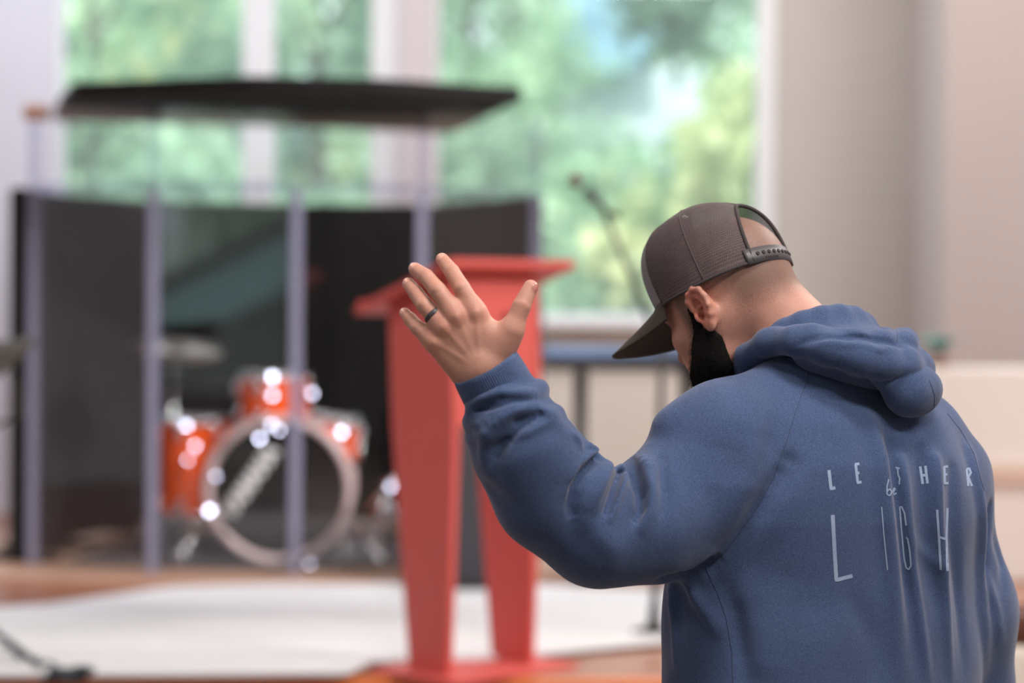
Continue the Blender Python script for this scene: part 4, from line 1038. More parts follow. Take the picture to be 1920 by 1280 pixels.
# ---- materials of the man
def skin_mat():
    m = bpy.data.materials.new('skin'); m.use_nodes = True; nt = m.node_tree; N = nt.nodes; L = nt.links; p = N['Principled BSDF']
    tc = N.new('ShaderNodeTexCoord')
    def noise(s, d=4):
        n = N.new('ShaderNodeTexNoise'); n.inputs['Scale'].default_value = s; n.inputs['Detail'].default_value = d; L.new(tc.outputs['Object'], n.inputs['Vector']); return n
    def mix(a, b, f):
        x = N.new('ShaderNodeMix'); x.data_type = 'RGBA'
        for s, v in (('A', a), ('B', b), ('Factor', f)):
            if isinstance(v, tuple): x.inputs[s].default_value = v
            elif isinstance(v, float): x.inputs[s].default_value = v
            else: L.new(v, x.inputs[s])
        return x.outputs['Result']
    def math_(op, a, b=None, c=None):
        x = N.new('ShaderNodeMath'); x.operation = op
        for i, v in enumerate((a, b, c)):
            if v is None: continue
            if isinstance(v, (int, float)): x.inputs[i].default_value = v
            else: L.new(v, x.inputs[i])
        return x.outputs[0]
    def at(n): x = N.new('ShaderNodeAttribute'); x.attribute_name = n; return x.outputs['Fac']
    base = mix(srgb((176, 124, 107)), srgb((198, 148, 132)), noise(55).outputs['Fac'])
    base = mix(base, srgb((196, 112, 92)), math_('MULTIPLY', at('red'), .8))
    # cropped hair and arm hair: dark specks whose density is stored on the skin
    sp = noise(1500, 2).outputs['Fac']
    hair = at('hair')
    thr = math_('SUBTRACT', .66, math_('MULTIPLY', hair, .26))
    m1 = N.new('ShaderNodeMapRange'); L.new(sp, m1.inputs['Value']); L.new(thr, m1.inputs['From Min']); L.new(math_('ADD', thr, .10), m1.inputs['From Max'])
    fac = math_('MULTIPLY', m1.outputs['Result'], math_('MINIMUM', math_('MULTIPLY', hair, 1.6), .62))
    base = mix(base, srgb((64, 48, 44)), fac)
    base = mix(base, srgb((112, 86, 76)), math_('MULTIPLY', math_('POWER', hair, 2.0), .75))
    L.new(base, p.inputs['Base Color'])
    p.inputs['Roughness'].default_value = .52; p.inputs['Specular IOR Level'].default_value = .4
    p.inputs['Subsurface Weight'].default_value = .18; p.inputs['Subsurface Radius'].default_value = (.012, .005, .003); p.inputs['Subsurface Scale'].default_value = .5
    b = N.new('ShaderNodeBump'); b.inputs['Strength'].default_value = .25; b.inputs['Distance'].default_value = .0012
    L.new(noise(420, 4).outputs['Fac'], b.inputs['Height']); L.new(b.outputs['Normal'], p.inputs['Normal'])
    return m
def fleece_mat(name, rib=False):
    m = bpy.data.materials.new(name); m.use_nodes = True; nt = m.node_tree; N = nt.nodes; L = nt.links; p = N['Principled BSDF']
    tc = N.new('ShaderNodeTexCoord')
    mp = N.new('ShaderNodeMapping'); L.new(tc.outputs['Object'], mp.inputs['Vector']); mp.inputs['Scale'].default_value = (1, 1, 2.4)
    n1 = N.new('ShaderNodeTexNoise'); n1.inputs['Scale'].default_value = 520; n1.inputs['Detail'].default_value = 5; n1.inputs['Roughness'].default_value = .7; L.new(mp.outputs['Vector'], n1.inputs['Vector'])
    n2 = N.new('ShaderNodeTexNoise'); n2.inputs['Scale'].default_value = 14; n2.inputs['Detail'].default_value = 3; L.new(tc.outputs['Object'], n2.inputs['Vector'])
    r = N.new('ShaderNodeValToRGB'); L.new(n1.outputs['Fac'], r.inputs['Fac'])
    r.color_ramp.elements[0].position = .32; r.color_ramp.elements[0].color = srgb((41, 55, 87))
    r.color_ramp.elements[1].position = .70; r.color_ramp.elements[1].color = srgb((85, 104, 141))
    mx = N.new('ShaderNodeMix'); mx.data_type = 'RGBA'; mx.blend_type = 'MULTIPLY'; mx.inputs['Factor'].default_value = 1
    r2 = N.new('ShaderNodeValToRGB'); L.new(n2.outputs['Fac'], r2.inputs['Fac'])
    r2.color_ramp.elements[0].position = .3; r2.color_ramp.elements[0].color = (.93, .93, .95, 1); r2.color_ramp.elements[1].position = .7; r2.color_ramp.elements[1].color = (1, .985, .97, 1)
    L.new(r.outputs['Color'], mx.inputs['A']); L.new(r2.outputs['Color'], mx.inputs['B']); L.new(mx.outputs['Result'], p.inputs['Base Color'])
    p.inputs['Roughness'].default_value = .95; p.inputs['Specular IOR Level'].default_value = .15
    p.inputs['Sheen Weight'].default_value = .25; p.inputs['Sheen Roughness'].default_value = .45; p.inputs['Sheen Tint'].default_value = (.95, .88, .88, 1)
    b = N.new('ShaderNodeBump'); b.inputs['Strength'].default_value = .35; b.inputs['Distance'].default_value = .0015
    L.new(n1.outputs['Fac'], b.inputs['Height']); L.new(b.outputs['Normal'], p.inputs['Normal'])
    return m
M_skin = skin_mat(); M_fleece = fleece_mat('heathered_blue_fleece')
M_print = mat('pale_blue_print', (142, 158, 188), .9, var=.10, scale=160)
M_seam = mat('dark_seam_thread', (56, 67, 95), .95, var=.1)
M_beard = mat('black_beard_hair', (17, 14, 13), .85, var=.4, scale=300, bump=.8, bscale=700, spec=.2)
M_cap = None
# ---- body
parts = []
def reg(fn, lo, hi, h): parts.append(net(fn, lo, hi, h))
lo = np.array([Hw(*p) for p in [(a, b, c) for a in (-.13, .14) for b in (-.1, .1) for c in (-.14, .15)]])
hlo = lo.min(0); hhi = lo.max(0)
reg(lambda P: smin(smin(f_head(P), f_neck(P), .022), f_trunk(P), .06), (hlo[0], min(hlo[1], 3.35), 1.36), (max(hhi[0], .62), hhi[1], hhi[2]), .0021)
parts.append(net(lambda P: smin(f_arm(P), f_hand(P), .012), W(740, 830, 3.36)+Vector((0, -.16, 0)), W(1020, 465, 3.36)+Vector((0, .03, 0)), .0016))
parts.append(net(f_body, T(0, 0, 0)+Vector((-.55, -.42, 0)), T(0, 0, 0)+Vector((.42, .42, 1.42)), .0075))
V, F = join(parts)
# the coarse body is only kept where it is covered by clothes
n0 = len(parts[0][0])+len(parts[1][0])
keep_v = np.ones(len(V), bool)
c = V[n0:]
vis = (c[:, 2] > 1.40) | (np.linalg.norm(c-A3(WR), axis=1) < .20) & (((c-A3(CUFF0))@A3((CUFF1-CUFF0).normalized())) < .10)
keep_v[n0:] = ~vis
F = F[keep_v[F].all(1)]
body = npmesh('body', V, F)
q = hl(V)
def sst(a, b, x):
    t = np.clip((x-a)/(b-a), 0, 1); return t*t*(3-2*t)
al = np.abs(q[:, 1])
head_w = np.exp(-np.maximum(0, np.linalg.norm(q, axis=1)-.16)/.02)
hz = sst(-.065, .0, q[:, 2]-.0*q[:, 0])*sst(.052, .03, q[:, 0])*head_w         # cropped hair: crown, back and temples
ear_m = np.exp(-((q[:, 0]+.008)**2/.019**2+(q[:, 2]+.002)**2/.036**2)**3)*sst(.068, .076, al)*head_w
hz = hz*(1-ear_m)*(1-.75*np.exp(-((q[:, 0]+.030)**2+(q[:, 2]+.005)**2)/.030**2)*sst(.05, .07, al))
wr = np.exp(-np.maximum(0, np.linalg.norm(V-A3(WR), axis=1)-.035)**2/.030**2)*.36
kn = np.zeros(len(V))
for k in FW:
    m = FW[k][0][0]*.55+FW[k][0][1]*.45; kn += .42*np.exp(-((V-A3(m))**2).sum(1)/.009**2)
hz = np.maximum(hz, sst(.03, .045, q[:, 2])*sst(.085, .075, q[:, 0])*head_w)
attr(body, 'hair', np.clip(np.maximum(hz, np.maximum(wr, kn)), 0, 1))
tip = np.zeros(len(V))
for k in FW: tip += .5*np.exp(-((V-A3(FW[k][0][3]))**2).sum(1)/.010**2)+.35*np.exp(-((V-A3(FW[k][0][0]))**2).sum(1)/.014**2)
eye = .5*np.exp(-((q[:, 0]-.10)**2+(al-.03)**2+(q[:, 2]+.0)**2)/.03**2)
attr(body, 'red', np.clip(ear_m*.9+tip+eye, 0, 1))
body_o = obj('body', body, M_skin, man)
print('body', len(V), _t.time()-t0)
# ---- sweatshirt
V, F = net(f_hoodie, (-.10, 3.10, .83), (.86, 3.92, 1.53), .0036, .014)
hoodie = obj('hoodie', npmesh('hoodie', V, F), M_fleece, man); hoodie['label'] = 'heathered blue sweatshirt with pale lettering on the back'
hbvh = BVHTree.FromPolygons([Vector(v) for v in V.tolist()], F.tolist())
print('hoodie', len(V), len(FOLD3), _t.time()-t0)
V2, F2 = net(f_hood, (.25, 3.27, 1.38), (.70, 3.78, 1.61), .0028)
hood = obj('hood', npmesh('hood', V2, F2), M_fleece, hoodie)
hdbvh = BVHTree.FromPolygons([Vector(v) for v in V2.tolist()], F2.tolist())
print('hood', len(V2), _t.time()-t0)
def onto(px, py, bvhs, lift=.0008):
    r = ray(px, py).normalized(); best = None
    for bv in bvhs:
        h = bv.ray_cast(CAM, r)
        if h[0] is not None and (best is None or h[3] < best[3]): best = h
    if best is None: return None
    n = best[1] if best[1].dot(r) < 0 else -best[1]
    return best[0]+n*lift, n
def dens(poly, step=3.0):
    out = []
    for a, b in zip(poly[:-1], poly[1:]):
        k = max(1, int(math.hypot(b[0]-a[0], b[1]-a[1])/step))
        out += [(a[0]+(b[0]-a[0])*i/k, a[1]+(b[1]-a[1])*i/k) for i in range(k)]
    return out+[poly[-1]]
# seams
for poly, bv in [
    ([(1523, 668), (1510, 720), (1492, 770), (1474, 830), (1452, 890), (1420, 950), (1375, 1015), (1335, 1058)], [hbvh]),
    ([(1322, 1062), (1345, 1110), (1362, 1160), (1372, 1220), (1375, 1290)], [hbvh]),
    ([(1776, 775), (1800, 805), (1826, 850), (1845, 920)], [hbvh]),
]:
    hits = [onto(*p, bv, .0001) for p in dens(poly, 4)]; hits = [h[0] for h in hits if h]
    if len(hits) > 2:
        b = bmesh.new(); tube(b, hits, .0007, 5); obj('seam', b, M_seam, hoodie, True)
for poly in [[(1683, 614), (1682, 640)], [(1742, 712), (1752, 740), (1751, 775)]]:
    hits = [onto(*p, [hdbvh], .0001) for p in dens(poly, 4)]; hits = [h[0] for h in hits if h]
    if len(hits) > 2:
        b = bmesh.new(); tube(b, hits, .0006, 5); obj('seam', b, M_seam, hood, True)
# lettering printed on the back (strokes in the photo, laid on the cloth)
LET = [
 ('L', 6.0, [[(1554, 881), (1558, 916), (1566, 914)]]),
 ('E', 5.0, [[(1611, 869), (1604, 870), (1608, 905), (1615, 903)], [(1606, 887), (1611, 886)]]),
 ('T', 3.0, [[(1679, 876), (1687, 878)], [(1683, 877), (1684, 890), (1687, 897), (1686, 908)]]),
 ('H', 5.0, [[(1725, 874), (1730, 907)], [(1735, 873), (1739, 906)], [(1728, 891), (1737, 890)]]),
 ('E', 4.6, [[(1777, 874), (1770, 875), (1771, 906), (1778, 905)], [(1771, 889), (1776, 889)]]),
 ('R', 4.2, [[(1812, 879), (1815, 911)], [(1812, 879), (1817, 878), (1820, 886), (1815, 894), (1822, 911)]]),
 ('be', 2.2, [[(1666, 898), (1663, 912), (1663, 926), (1668, 929), (1672, 922), (1668, 916), (1664, 920)], [(1672, 922), (1676, 920), (1679, 916), (1676, 914), (1674, 920), (1676, 927), (1681, 924)]]),
 ('L', 7.2, [[(1561, 965), (1565, 1040), (1568, 1087), (1598, 1079)]]),
 ('I', 2.2, [[(1653, 950), (1657, 1000), (1664, 1068)]]),
 ('G', 3.2, [[(1699, 985), (1696, 962), (1691, 950), (1687, 950), (1690, 990), (1695, 1045), (1699, 1064), (1704, 1067), (1708, 1060), (1706, 1035), (1702, 1010), (1699, 1007)]]),
 ('H', 4.4, [[(1757, 955), (1760, 1000), (1764, 1068)], [(1776, 952), (1774, 1010), (1776, 1070)], [(1760, 1006), (1772, 1010)]]),
]
for ch, wd, strokes in LET:
    b = bmesh.new(); hv = wd*.5
    for st in strokes:
        pts = dens(st, 2.0); rows = []
        for i, p in enumerate(pts):
            a = pts[max(0, i-1)]; c = pts[min(len(pts)-1, i+1)]; t = (c[0]-a[0], c[1]-a[1]); ln = math.hypot(*t) or 1
            nx, ny = -t[1]/ln, t[0]/ln; row = []
            for s in (-1, 0, 1):
                h = onto(p[0]+nx*hv*s, p[1]+ny*hv*s, [hbvh], .0004)
                if h is None: break
                row.append(h[0])
            if len(row) == 3: rows.append([b.verts.new(x) for x in row])
        for A, B in zip(rows[:-1], rows[1:]):
            for k in range(2): b.faces.new((A[k], A[k+1], B[k+1], B[k]))
    obj('printed_letter', b, M_print, hoodie, True)
# ribbed cuff: fine ridges along the arm
ax = (CUFF1-CUFF0).normalized(); e1 = ax.cross(Vector((0, 1, 0))).normalized(); e2 = ax.cross(e1)
b = bmesh.new()
prof = [(-.004, .0470), (.004, .0480), (.020, .0486), (.036, .0490), (.050, .0500)]; nseg = 360; rows = []
for t, r in prof:
    rows.append([b.verts.new(CUFF0+ax*t+(e1*math.cos(2*math.pi*k/nseg)+e2*math.sin(2*math.pi*k/nseg))*(r+(.0003 if k % 4 < 2 else -.0002))) for k in range(nseg)])
rim = [b.verts.new(CUFF0-ax*.003+(e1*math.cos(2*math.pi*k/nseg)+e2*math.sin(2*math.pi*k/nseg))*.0435) for k in range(nseg)]
rows.insert(0, rim)
for A, B in zip(rows[:-1], rows[1:]):
    for k in range(nseg): b.faces.new((A[k], A[(k+1) % nseg], B[(k+1) % nseg], B[k]))
obj('cuff', b, M_fleece, hoodie, True)
# ---- trousers and shoes
def f_trou(P):
    q = tl(P); d = ell(q, (0, 0, .92), (.125, .175, .14))
    for s in (1, -1):
        d = smin(d, rcone(q, (0, .085*s, .88), (.01, .10*s, .48), .098, .078), .03)
        d = smin(d, rcone(q, (.01, .10*s, .48), (-.015, .105*s, .10), .078, .064), .03)
    return np.maximum(d, .075-q[:, 2])+.002*np.sin(q[:, 2]*60+q[:, 0]*20)*np.sin(q[:, 1]*30)
Vt, Ft = net(f_trou, (TC.x-.30, TC.y-.30, .06), (TC.x+.30, TC.y+.30, 1.08), .008)
obj('trousers', npmesh('trousers', Vt, Ft), mat('dark_denim', (38, 44, 60), .9, var=.2, scale=60, bump=.3, bscale=300), man)
for s in (1, -1):
    def f_shoe(P, s=s):
        q = tl(P); d = smin(rcone(q, (-.05, .105*s, .062), (.0, .108*s, .068), .048, .046), rcone(q, (0, .108*s, .055), (.135, .120*s, .042), .046, .038), .03)
        return smax(d, -q[:, 2]+.024, .006)
    Vs, Fs = net(f_shoe, T(.04, .11*s, 0)+Vector((-.17, -.17, .015)), T(.04, .11*s, 0)+Vector((.17, .17, .15)), .005)
    sh_o = obj('shoe', npmesh('shoe', Vs, Fs), mat('grey_shoe_leather', (62, 60, 62), .6), man)
    def f_sole(P, s=s):
        q = tl(P); d = smin(rcone(q, (-.05, .105*s, .02), (.0, .108*s, .02), .053, .050), rcone(q, (0, .108*s, .02), (.135, .120*s, .02), .050, .044), .03)
        return np.maximum(d, np.maximum(q[:, 2]-.026, .0005-q[:, 2]))
    Vs, Fs = net(f_sole, T(.04, .11*s, 0)+Vector((-.17, -.17, -.01)), T(.04, .11*s, 0)+Vector((.17, .17, .05)), .005)
    obj('sole', npmesh('sole', Vs, Fs), mat('white_rubber_sole', (205, 202, 196), .7), sh_o)
# ---- ring and nails
pts = FW['ring'][0]; pr = pts[0].lerp(pts[1], .52); tx = (pts[1]-pts[0]).normalized(); a1 = tx.cross(Vector((0, 1, 0))).normalized(); a2 = tx.cross(a1)
b = bmesh.new(); lathe(b, [(.0118, -.0036), (.0132, -.0036), (.0138, -.0022), (.0138, .0022), (.0132, .0036), (.0118, .0036), (.0118, -.0036)], 48, frame(pr, a1, a2, tx), cap=False)
ro = obj('ring', b, mat('dark_silicone_ring', (58, 54, 58), .45, var=.15, scale=300), man, True); ro['label'] = 'dark grey wedding band on the ring finger'
M_nail = mat('fingernail', (214, 160, 144), .3, var=.06, scale=200, coat=.3)
bb = BVHTree.FromPolygons([Vector(v) for v in parts[1][0].tolist()], parts[1][1].tolist())
def nail(c, t, n, wd, ln, m=M_nail):
    t = t.normalized(); n = (n-t*n.dot(t)).normalized(); s = t.cross(n); b = bmesh.new(); rows = []
    for i in range(7):
        for_ = i/6*2-1; row = []
        for j in range(7):
            g = j/6*2-1; wv = wd*(1-.35*max(0, abs(for_)-.3)**2) ; p = c+t*ln*for_*(1-.18*g*g)+s*wv*g
            h = bb.ray_cast(p+n*.03, -n)
            row.append(b.verts.new((h[0] if h[0] else p)+n*(.0007*(1-.9*max(g*g, for_**4)))))
        rows.append(row)
    for A, B in zip(rows[:-1], rows[1:]):
        for k in range(6): b.faces.new((A[k], A[k+1], B[k+1], B[k]))
    obj('fingernail', b, m, body_o, True)
for k in FW:
    pts, rad = FW[k]; t = pts[3]-pts[2]
    nv = (Vector((0, -1, 0))+Vector((0, 0, .30))+Vector((-.15, 0, 0))).normalized()
    nail(pts[3]-t.normalized()*.0005, t, nv, rad[3]*.70, .0062)
t = TH[0][3]-TH[0][2]
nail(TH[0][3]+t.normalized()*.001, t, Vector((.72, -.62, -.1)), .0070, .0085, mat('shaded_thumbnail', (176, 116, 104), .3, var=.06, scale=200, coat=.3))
# ---- cap (head space: x forward, y left, z up)
def mesh_fabric():
    m = bpy.data.materials.new('charcoal_cap_netting'); m.use_nodes = True; nt = m.node_tree; N = nt.nodes; L = nt.links; p = N['Principled BSDF']
    uv = N.new('ShaderNodeUVMap'); sep = N.new('ShaderNodeSeparateXYZ'); L.new(uv.outputs['UV'], sep.inputs[0])
    def mt(op, a, b=None):
        x = N.new('ShaderNodeMath'); x.operation = op
        for i, v in enumerate((a, b)):
            if v is None: continue
            if isinstance(v, (int, float)): x.inputs[i].default_value = v
            else: L.new(v, x.inputs[i])
        return x.outputs[0]
    # staggered round holes: uv is in metres on the cloth
    u = mt('DIVIDE', sep.outputs['X'], .0030); v = mt('DIVIDE', sep.outputs['Y'], .0026)
    row = mt('FLOOR', v); sh = mt('MULTIPLY', mt('MODULO', mt('ABSOLUTE', row), 2.0), .5)
    fu = mt('SUBTRACT', mt('FRACT', mt('ADD', u, sh)), .5); fv = mt('SUBTRACT', mt('FRACT', v), .5)
    r = mt('ADD', mt('MULTIPLY', fu, fu), mt('MULTIPLY', mt('MULTIPLY', fv, fv), .8))
    hole = mt('LESS_THAN', r, .095)
    alpha = mt('SUBTRACT', 1.0, mt('MULTIPLY', hole, .62)); L.new(alpha, p.inputs['Alpha'])
    nz = N.new('ShaderNodeTexNoise'); nz.inputs['Scale'].default_value = 40; tc = N.new('ShaderNodeTexCoord'); L.new(tc.outputs['Object'], nz.inputs['Vector'])
    mx = N.new('ShaderNodeMix'); mx.data_type = 'RGBA'; mx.inputs['A'].default_value = srgb((70, 58, 60)); mx.inputs['B'].default_value = srgb((96, 82, 84)); L.new(nz.outputs['Fac'], mx.inputs['Factor'])
    L.new(mx.outputs['Result'], p.inputs['Base Color']); p.inputs['Roughness'].default_value = .75
    b = N.new('ShaderNodeBump'); b.inputs['Strength'].default_value = .6; b.inputs['Distance'].default_value = .001; L.new(mt('MINIMUM', r, .2), b.inputs['Height']); L.new(b.outputs['Normal'], p.inputs['Normal'])
    return m
M_net = mesh_fabric()
M_capd = mat('charcoal_cap_tape', (58, 50, 52), .85, var=.15, scale=200, bump=.3, bscale=900)
M_seamc = mat('cap_seam_thread', (82, 70, 72), .9, var=.1)
M_capf = mat('grey_cap_front_twill', (128, 124, 130), .85, var=.12, scale=220, bump=.3, bscale=900)
M_brim = mat('brown_grey_brim_cloth', (62, 52, 46), .85, var=.14, scale=220, bump=.3, bscale=800)
M_strap = mat('grey_plastic_strap', (74, 70, 74), .45, var=.08, scale=60)
cap = empty('trucker_cap'); cap.parent = man; cap.matrix_parent_inverse = world_of(man).inverted() @ HMAT
cap['label'] = 'charcoal trucker cap with netting back and plastic strap'
def crown(th, t):
    """th: angle from the front, t: 0 rim .. 1 button"""
    cf = math.cos(th); sf = math.sin(th)
    af = .1143 if cf > 0 else .1066; al_ = .0922
    ur = .0287+.0195*max(0, cf)-.006*max(0, -cf)
    up = .1642
    front = max(0, cf)**1.5
    e = 1.08-.40*front-.38*abs(sf)                              # steeper profile at the front
    a = t*math.pi/2
    rr = max(0, math.cos(a))**e; hh = math.sin(a)**.772
    top = (.0035, 0)
    bulge = 1+.058*math.sin(math.pi*t)
    x = -.0053+(af*cf)*rr*bulge+top[0]*(1-rr); y = al_*sf*rr*bulge
    return Vector((x, y, ur+(up-ur)*hh))
def ax_len(th, t): return t*.165
# back opening: half ellipse round th = pi
OPW = .52; OPT = .47
def open_t(th):
    d = (th-math.pi)/OPW
    return OPT*math.sqrt(max(0, 1-d*d)) if abs(d) < 1 else 0.0
def grid_panel(name, th0, th1, m, nth=36, ntt=36, tmin=lambda th: 0.0, parent=cap, lift=0.0):
    b = bmesh.new(); uvl = b.loops.layers.uv.new('UVMap'); rows = []; uvs = {}
    for i in range(nth+1):
        th = th0+(th1-th0)*i/nth; tm = tmin(th); row = []
        for j in range(ntt+1):
            t = tm+(0.985-tm)*j/ntt; p = crown(th, t)
            if lift: p = p+(p-Vector((0, 0, .06))).normalized()*lift
            v = b.verts.new(p); uvs[v] = (th*.10, ax_len(th, t)); row.append(v)
        rows.append(row)
    for A, B in zip(rows[:-1], rows[1:]):
        for k in range(ntt):
            f = b.faces.new((A[k], B[k], B[k+1], A[k+1]))
            for lp in f.loops: lp[uvl].uv = uvs[lp.vert]
    return obj(name, b, m, parent, True, mw=True)
hp = math.pi
FR = 1.0       # half angle of the front panel
for i, (a0, a1) in enumerate([(FR, 1.85), (1.85, hp-OPW)]):
    grid_panel('netting_panel', a0, a1, M_net); grid_panel('netting_panel', 2*hp-a1, 2*hp-a0, M_net)
grid_panel('netting_panel', hp-OPW, hp, M_net, tmin=open_t, nth=24); grid_panel('netting_panel', hp, hp+OPW, M_net, tmin=open_t, nth=24)
for a0, a1 in ((-FR, 0), (0, FR)): grid_panel('front_panel', a0, a1, M_capf, 20, 24)
for th in (FR, 1.85, hp-.001, -FR, -1.85, 0):
    b = bmesh.new(); t0_ = open_t(th) if abs(abs(th)-hp) < OPW else 0.0
    pts = [crown(th, t0_+(.985-t0_)*k/24) for k in range(25)]; tube(b, [p+(p-Vector((0, 0, .06))).normalized()*.0004 for p in pts], .0009, 6); obj('panel_seam', b, M_seamc, cap, True, mw=True)
# rim tape and arch binding
def ribbon(name, pts, nrm, w, m, thick=.0016):
    b = bmesh.new(); rows = []
    for i, p in enumerate(pts):
        up = nrm[i][0]; out = nrm[i][1]
        rows.append([b.verts.new(p+up*(w*a)+out*(thick*c)) for a, c in ((0, 0), (0, 1), (.5, 1.25), (1, 1), (1, 0))])
    for A, B in zip(rows[:-1], rows[1:]):
        for k in range(5): b.faces.new((A[k], A[(k+1) % 5], B[(k+1) % 5], B[k]))
    b.faces.new(rows[0]); b.faces.new(rows[-1][::-1])
    return obj(name, b, m, cap, True, mw=True)
ths = [hp-OPW-(2*hp-2*OPW)*k/80 for k in range(81)]
ribbon('rim_tape', [crown(t, 0.0)-Vector((0, 0, .002)) for t in ths], [((crown(t, .05)-crown(t, 0)).normalized(), Vector((math.cos(t), math.sin(t), .0)).normalized()) for t in ths],   .0045, M_capd)
arc = []
for k in range(41):
    s = -1+2*k/40; th = hp+OPW*math.sin(s*hp/2)*.999; arc.append(crown(th, OPT*math.cos(s*hp/2)))
b = bmesh.new(); tube(b, [p+(p-Vector((0, 0, .06))).normalized()*.0006 for p in arc], .0030, 8); obj('opening_binding', b, M_capd, cap, True, mw=True)
# strap with its row of studs
sth = [hp-OPW-.10+(2*OPW+.2)*k/30 for k in range(31)]
sp = [crown(t, .0)+Vector((math.cos(t), math.sin(t), 0))*.0008-Vector((0, 0, .003)) for t in sth]
strap = ribbon('strap', sp, [((crown(t, .09)-crown(t, 0)).normalized(), Vector((math.cos(t), math.sin(t), .0))) for t in sth], .024, M_strap, .0022)
for k in range(9):
    t = hp-.42+.105*k; p = crown(t, .0)+Vector((math.cos(t), math.sin(t), 0))*.0042+(crown(t, .09)-crown(t, 0)).normalized()*.0135-Vector((0, 0, .003))
    b = bmesh.new(); lathe(b, [(.0030, -.001), (.0030, .0004), (.0018, .0011), (.0012, .0005)], 12, frame(p, Vector((-math.sin(t), math.cos(t), 0)), Vector((0, 0, 1)), Vector((math.cos(t), math.sin(t), 0)))); obj('stud', b, M_capd, strap, True, mw=True)
b = bmesh.new()
for k in range(7):                                    # small raised lettering, too small to read
    t = hp-.30+.040*k; p = crown(t, .0)+Vector((math.cos(t), math.sin(t), 0))*.0034+(crown(t, .09)-crown(t, 0)).normalized()*.0045-Vector((0, 0, .003))
    Mx = frame(p, Vector((-math.sin(t), math.cos(t), 0)), Vector((0, 0, 1)), Vector((math.cos(t), math.sin(t), 0)))
    box(b, -.0012, -.0004, -.002, .002, 0, .0008, Mx); box(b, -.0004, .0014, .001, .002, 0, .0008, Mx)
obj('raised_mark', b, M_capd, strap, mw=True)
b = bmesh.new(); ball(b, crown(0, 1.0)+Vector((0, 0, .001)), .0075, 16, (1, 1, .55)); obj('button', b, M_capf, cap, True, mw=True)
# brim
b = bmesh.new(); rows_t = []; rows_b = []
for i in range(41):
    s = -1+2*i/40; th = s*1.02; r0_ = crown(th, 0.0)
    ln = .104*math.sqrt(max(0, 1-abs(s)**2.6))+.002
    R = []; Bm = []
    for j in range(13):
        k = j/12; x = r0_.x+ln*k+.010*k*(1-abs(s)); y = r0_.y*(1+.05*k)
        z = r0_.z+.001-.30*ln*k*0.25-3.6*(y*y)*k*1.0+(.004 if j == 0 else 0)
        R.append(b.verts.new((x, y, z+.0018))); Bm.append(b.verts.new((x, y, z-.0018)))
    rows_t.append(R); rows_b.append(Bm)
for i in range(40):
    for j in range(12):
        b.faces.new((rows_t[i][j], rows_t[i+1][j], rows_t[i+1][j+1], rows_t[i][j+1])); b.faces.new((rows_b[i][j], rows_b[i][j+1], rows_b[i+1][j+1], rows_b[i+1][j]))
    b.faces.new((rows_t[i][12], rows_t[i+1][12], rows_b[i+1][12], rows_b[i][12]))
obj('brim', b, M_brim, cap, True, mw=True)
# ---- beard: a shell over the jaw, with short strands standing out of it
def f_beard(P):
    q = hl(P); a = np.abs(q[:, 1]); f = q[:, 0]; u = q[:, 2]
    n = .0006*np.sin(f*820+u*370)*np.sin(u*690+a*510)
    d = f_head(P, False)-.0062-n
    # side region: from the sideburn down to jaw and chin, behind the cheek line
    cheek = f-np.interp(u, [-.12, -.075, -.05, -.02, .0, .02], [.20, .105, .056, .030, .022, .020])
    back = np.interp(u, [-.12, -.075, -.05, -.036, -.026, .02], [.016, -.004, -.012, -.008, .010, .014])-f
    top = u-.012
    reg_ = np.maximum(np.maximum(cheek, back), top)
    lips = -(np.sqrt((f-.105)**2+(a*.8)**2+((u+.055)*1.5)**2)-.019)
    return np.maximum(smax(d, reg_, .008), lips)
bl = np.array([Hw(*p) for p in [(a, b_, c) for a in (-.03, .13) for b_ in (-.1, .1) for c in (-.14, .03)]])
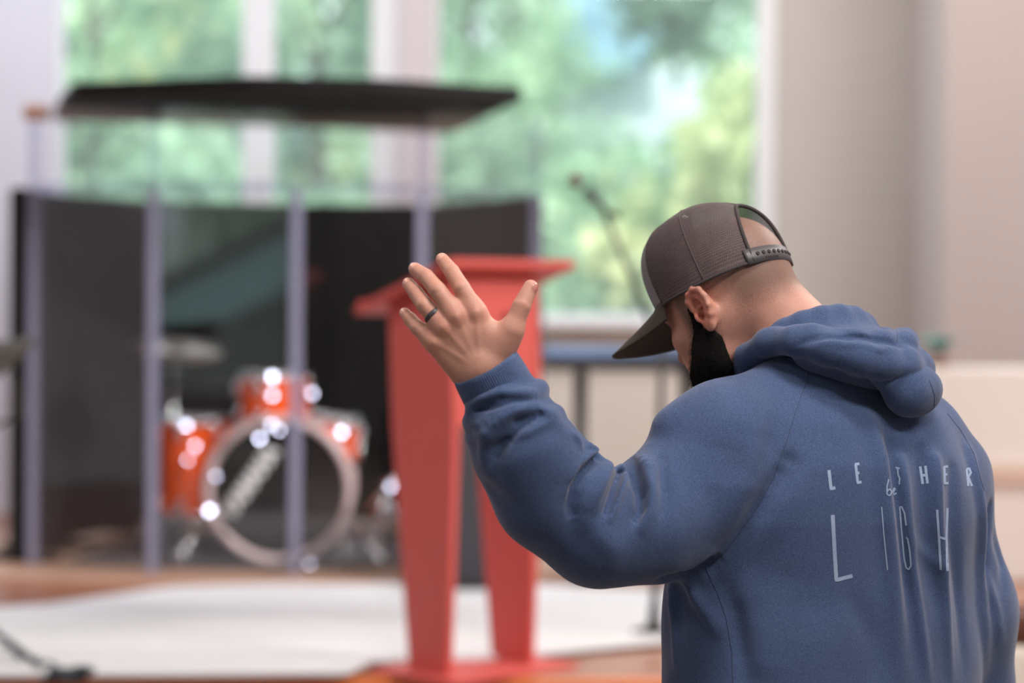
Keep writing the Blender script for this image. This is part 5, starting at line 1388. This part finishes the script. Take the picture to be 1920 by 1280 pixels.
Vb, Fb = net(f_beard, bl.min(0), bl.max(0), .0026)
me = npmesh('beard', Vb, Fb)
d_in = f_head(Vb.astype(f32), False); sel = np.where((d_in > .0015))[0]
g = np.zeros((len(sel), 3), f32); e = .002
for a in range(3): g[:, a] = f_head((Vb[sel]+A3(np.eye(3)[a]*e)).astype(f32), False)-d_in[sel]
g /= np.maximum(np.linalg.norm(g, axis=1), 1e-6)[:, None]
beard = obj('beard', me, M_beard, man); beard['label'] = 'short black beard along the jaw'
rng = np.random.default_rng(3); pick = rng.choice(len(sel), 16000)
roots = Vb[sel][pick]+rng.normal(0, .0035, (16000, 3)); dirv = g[pick]*.45+np.array(HU*-1.0)[None]*.7+np.array(HF)[None]*.25+rng.normal(0, .35, (16000, 3))
dirv /= np.linalg.norm(dirv, axis=1)[:, None]; ln = rng.uniform(.005, .013, 16000)[:, None]
side = np.cross(dirv, rng.normal(0, 1, (16000, 3))); side /= np.linalg.norm(side, axis=1)[:, None]
roots = roots-g[pick]*.003
SV = np.stack([roots-side*.00016, roots+side*.00016, roots+dirv*ln+side*.00006, roots+dirv*ln-side*.00006], 1).reshape(-1, 3)
obj('beard_hair', npmesh('beard_hair', SV, np.arange(64000).reshape(-1, 4)), M_beard, beard)['kind'] = 'stuff'
# eyebrow and lashes on both sides
for s in (1, -1):
    b = bmesh.new()
    for k in range(160):
        tt = random.random(); c0 = Hw(.094-.026*tt, s*(.014+.036*tt), .031+.003*math.sin(tt*3)+random.uniform(-.003, .003))
        dv = (HL*s*.8-HF*.25+HU*random.uniform(-.2, .3)).normalized()*random.uniform(.006, .009)
        tube(b, [c0+HF*.003, c0+HF*.0045+dv], [.0003, .0001], 3)
    for k in range(40):
        tt = k/39; c0 = Hw(.0885-.010*(2*tt-1)**2, s*(.020+.026*tt), .006+.003*math.sin(tt*hp)); tube(b, [c0, c0+HF*.006+HU*-.004+HL*s*.002], [.0003, .0001], 3)
    obj('eyebrow_and_lashes', b, M_beard, man)['kind'] = 'stuff'
print('cap done', _t.time()-t0)
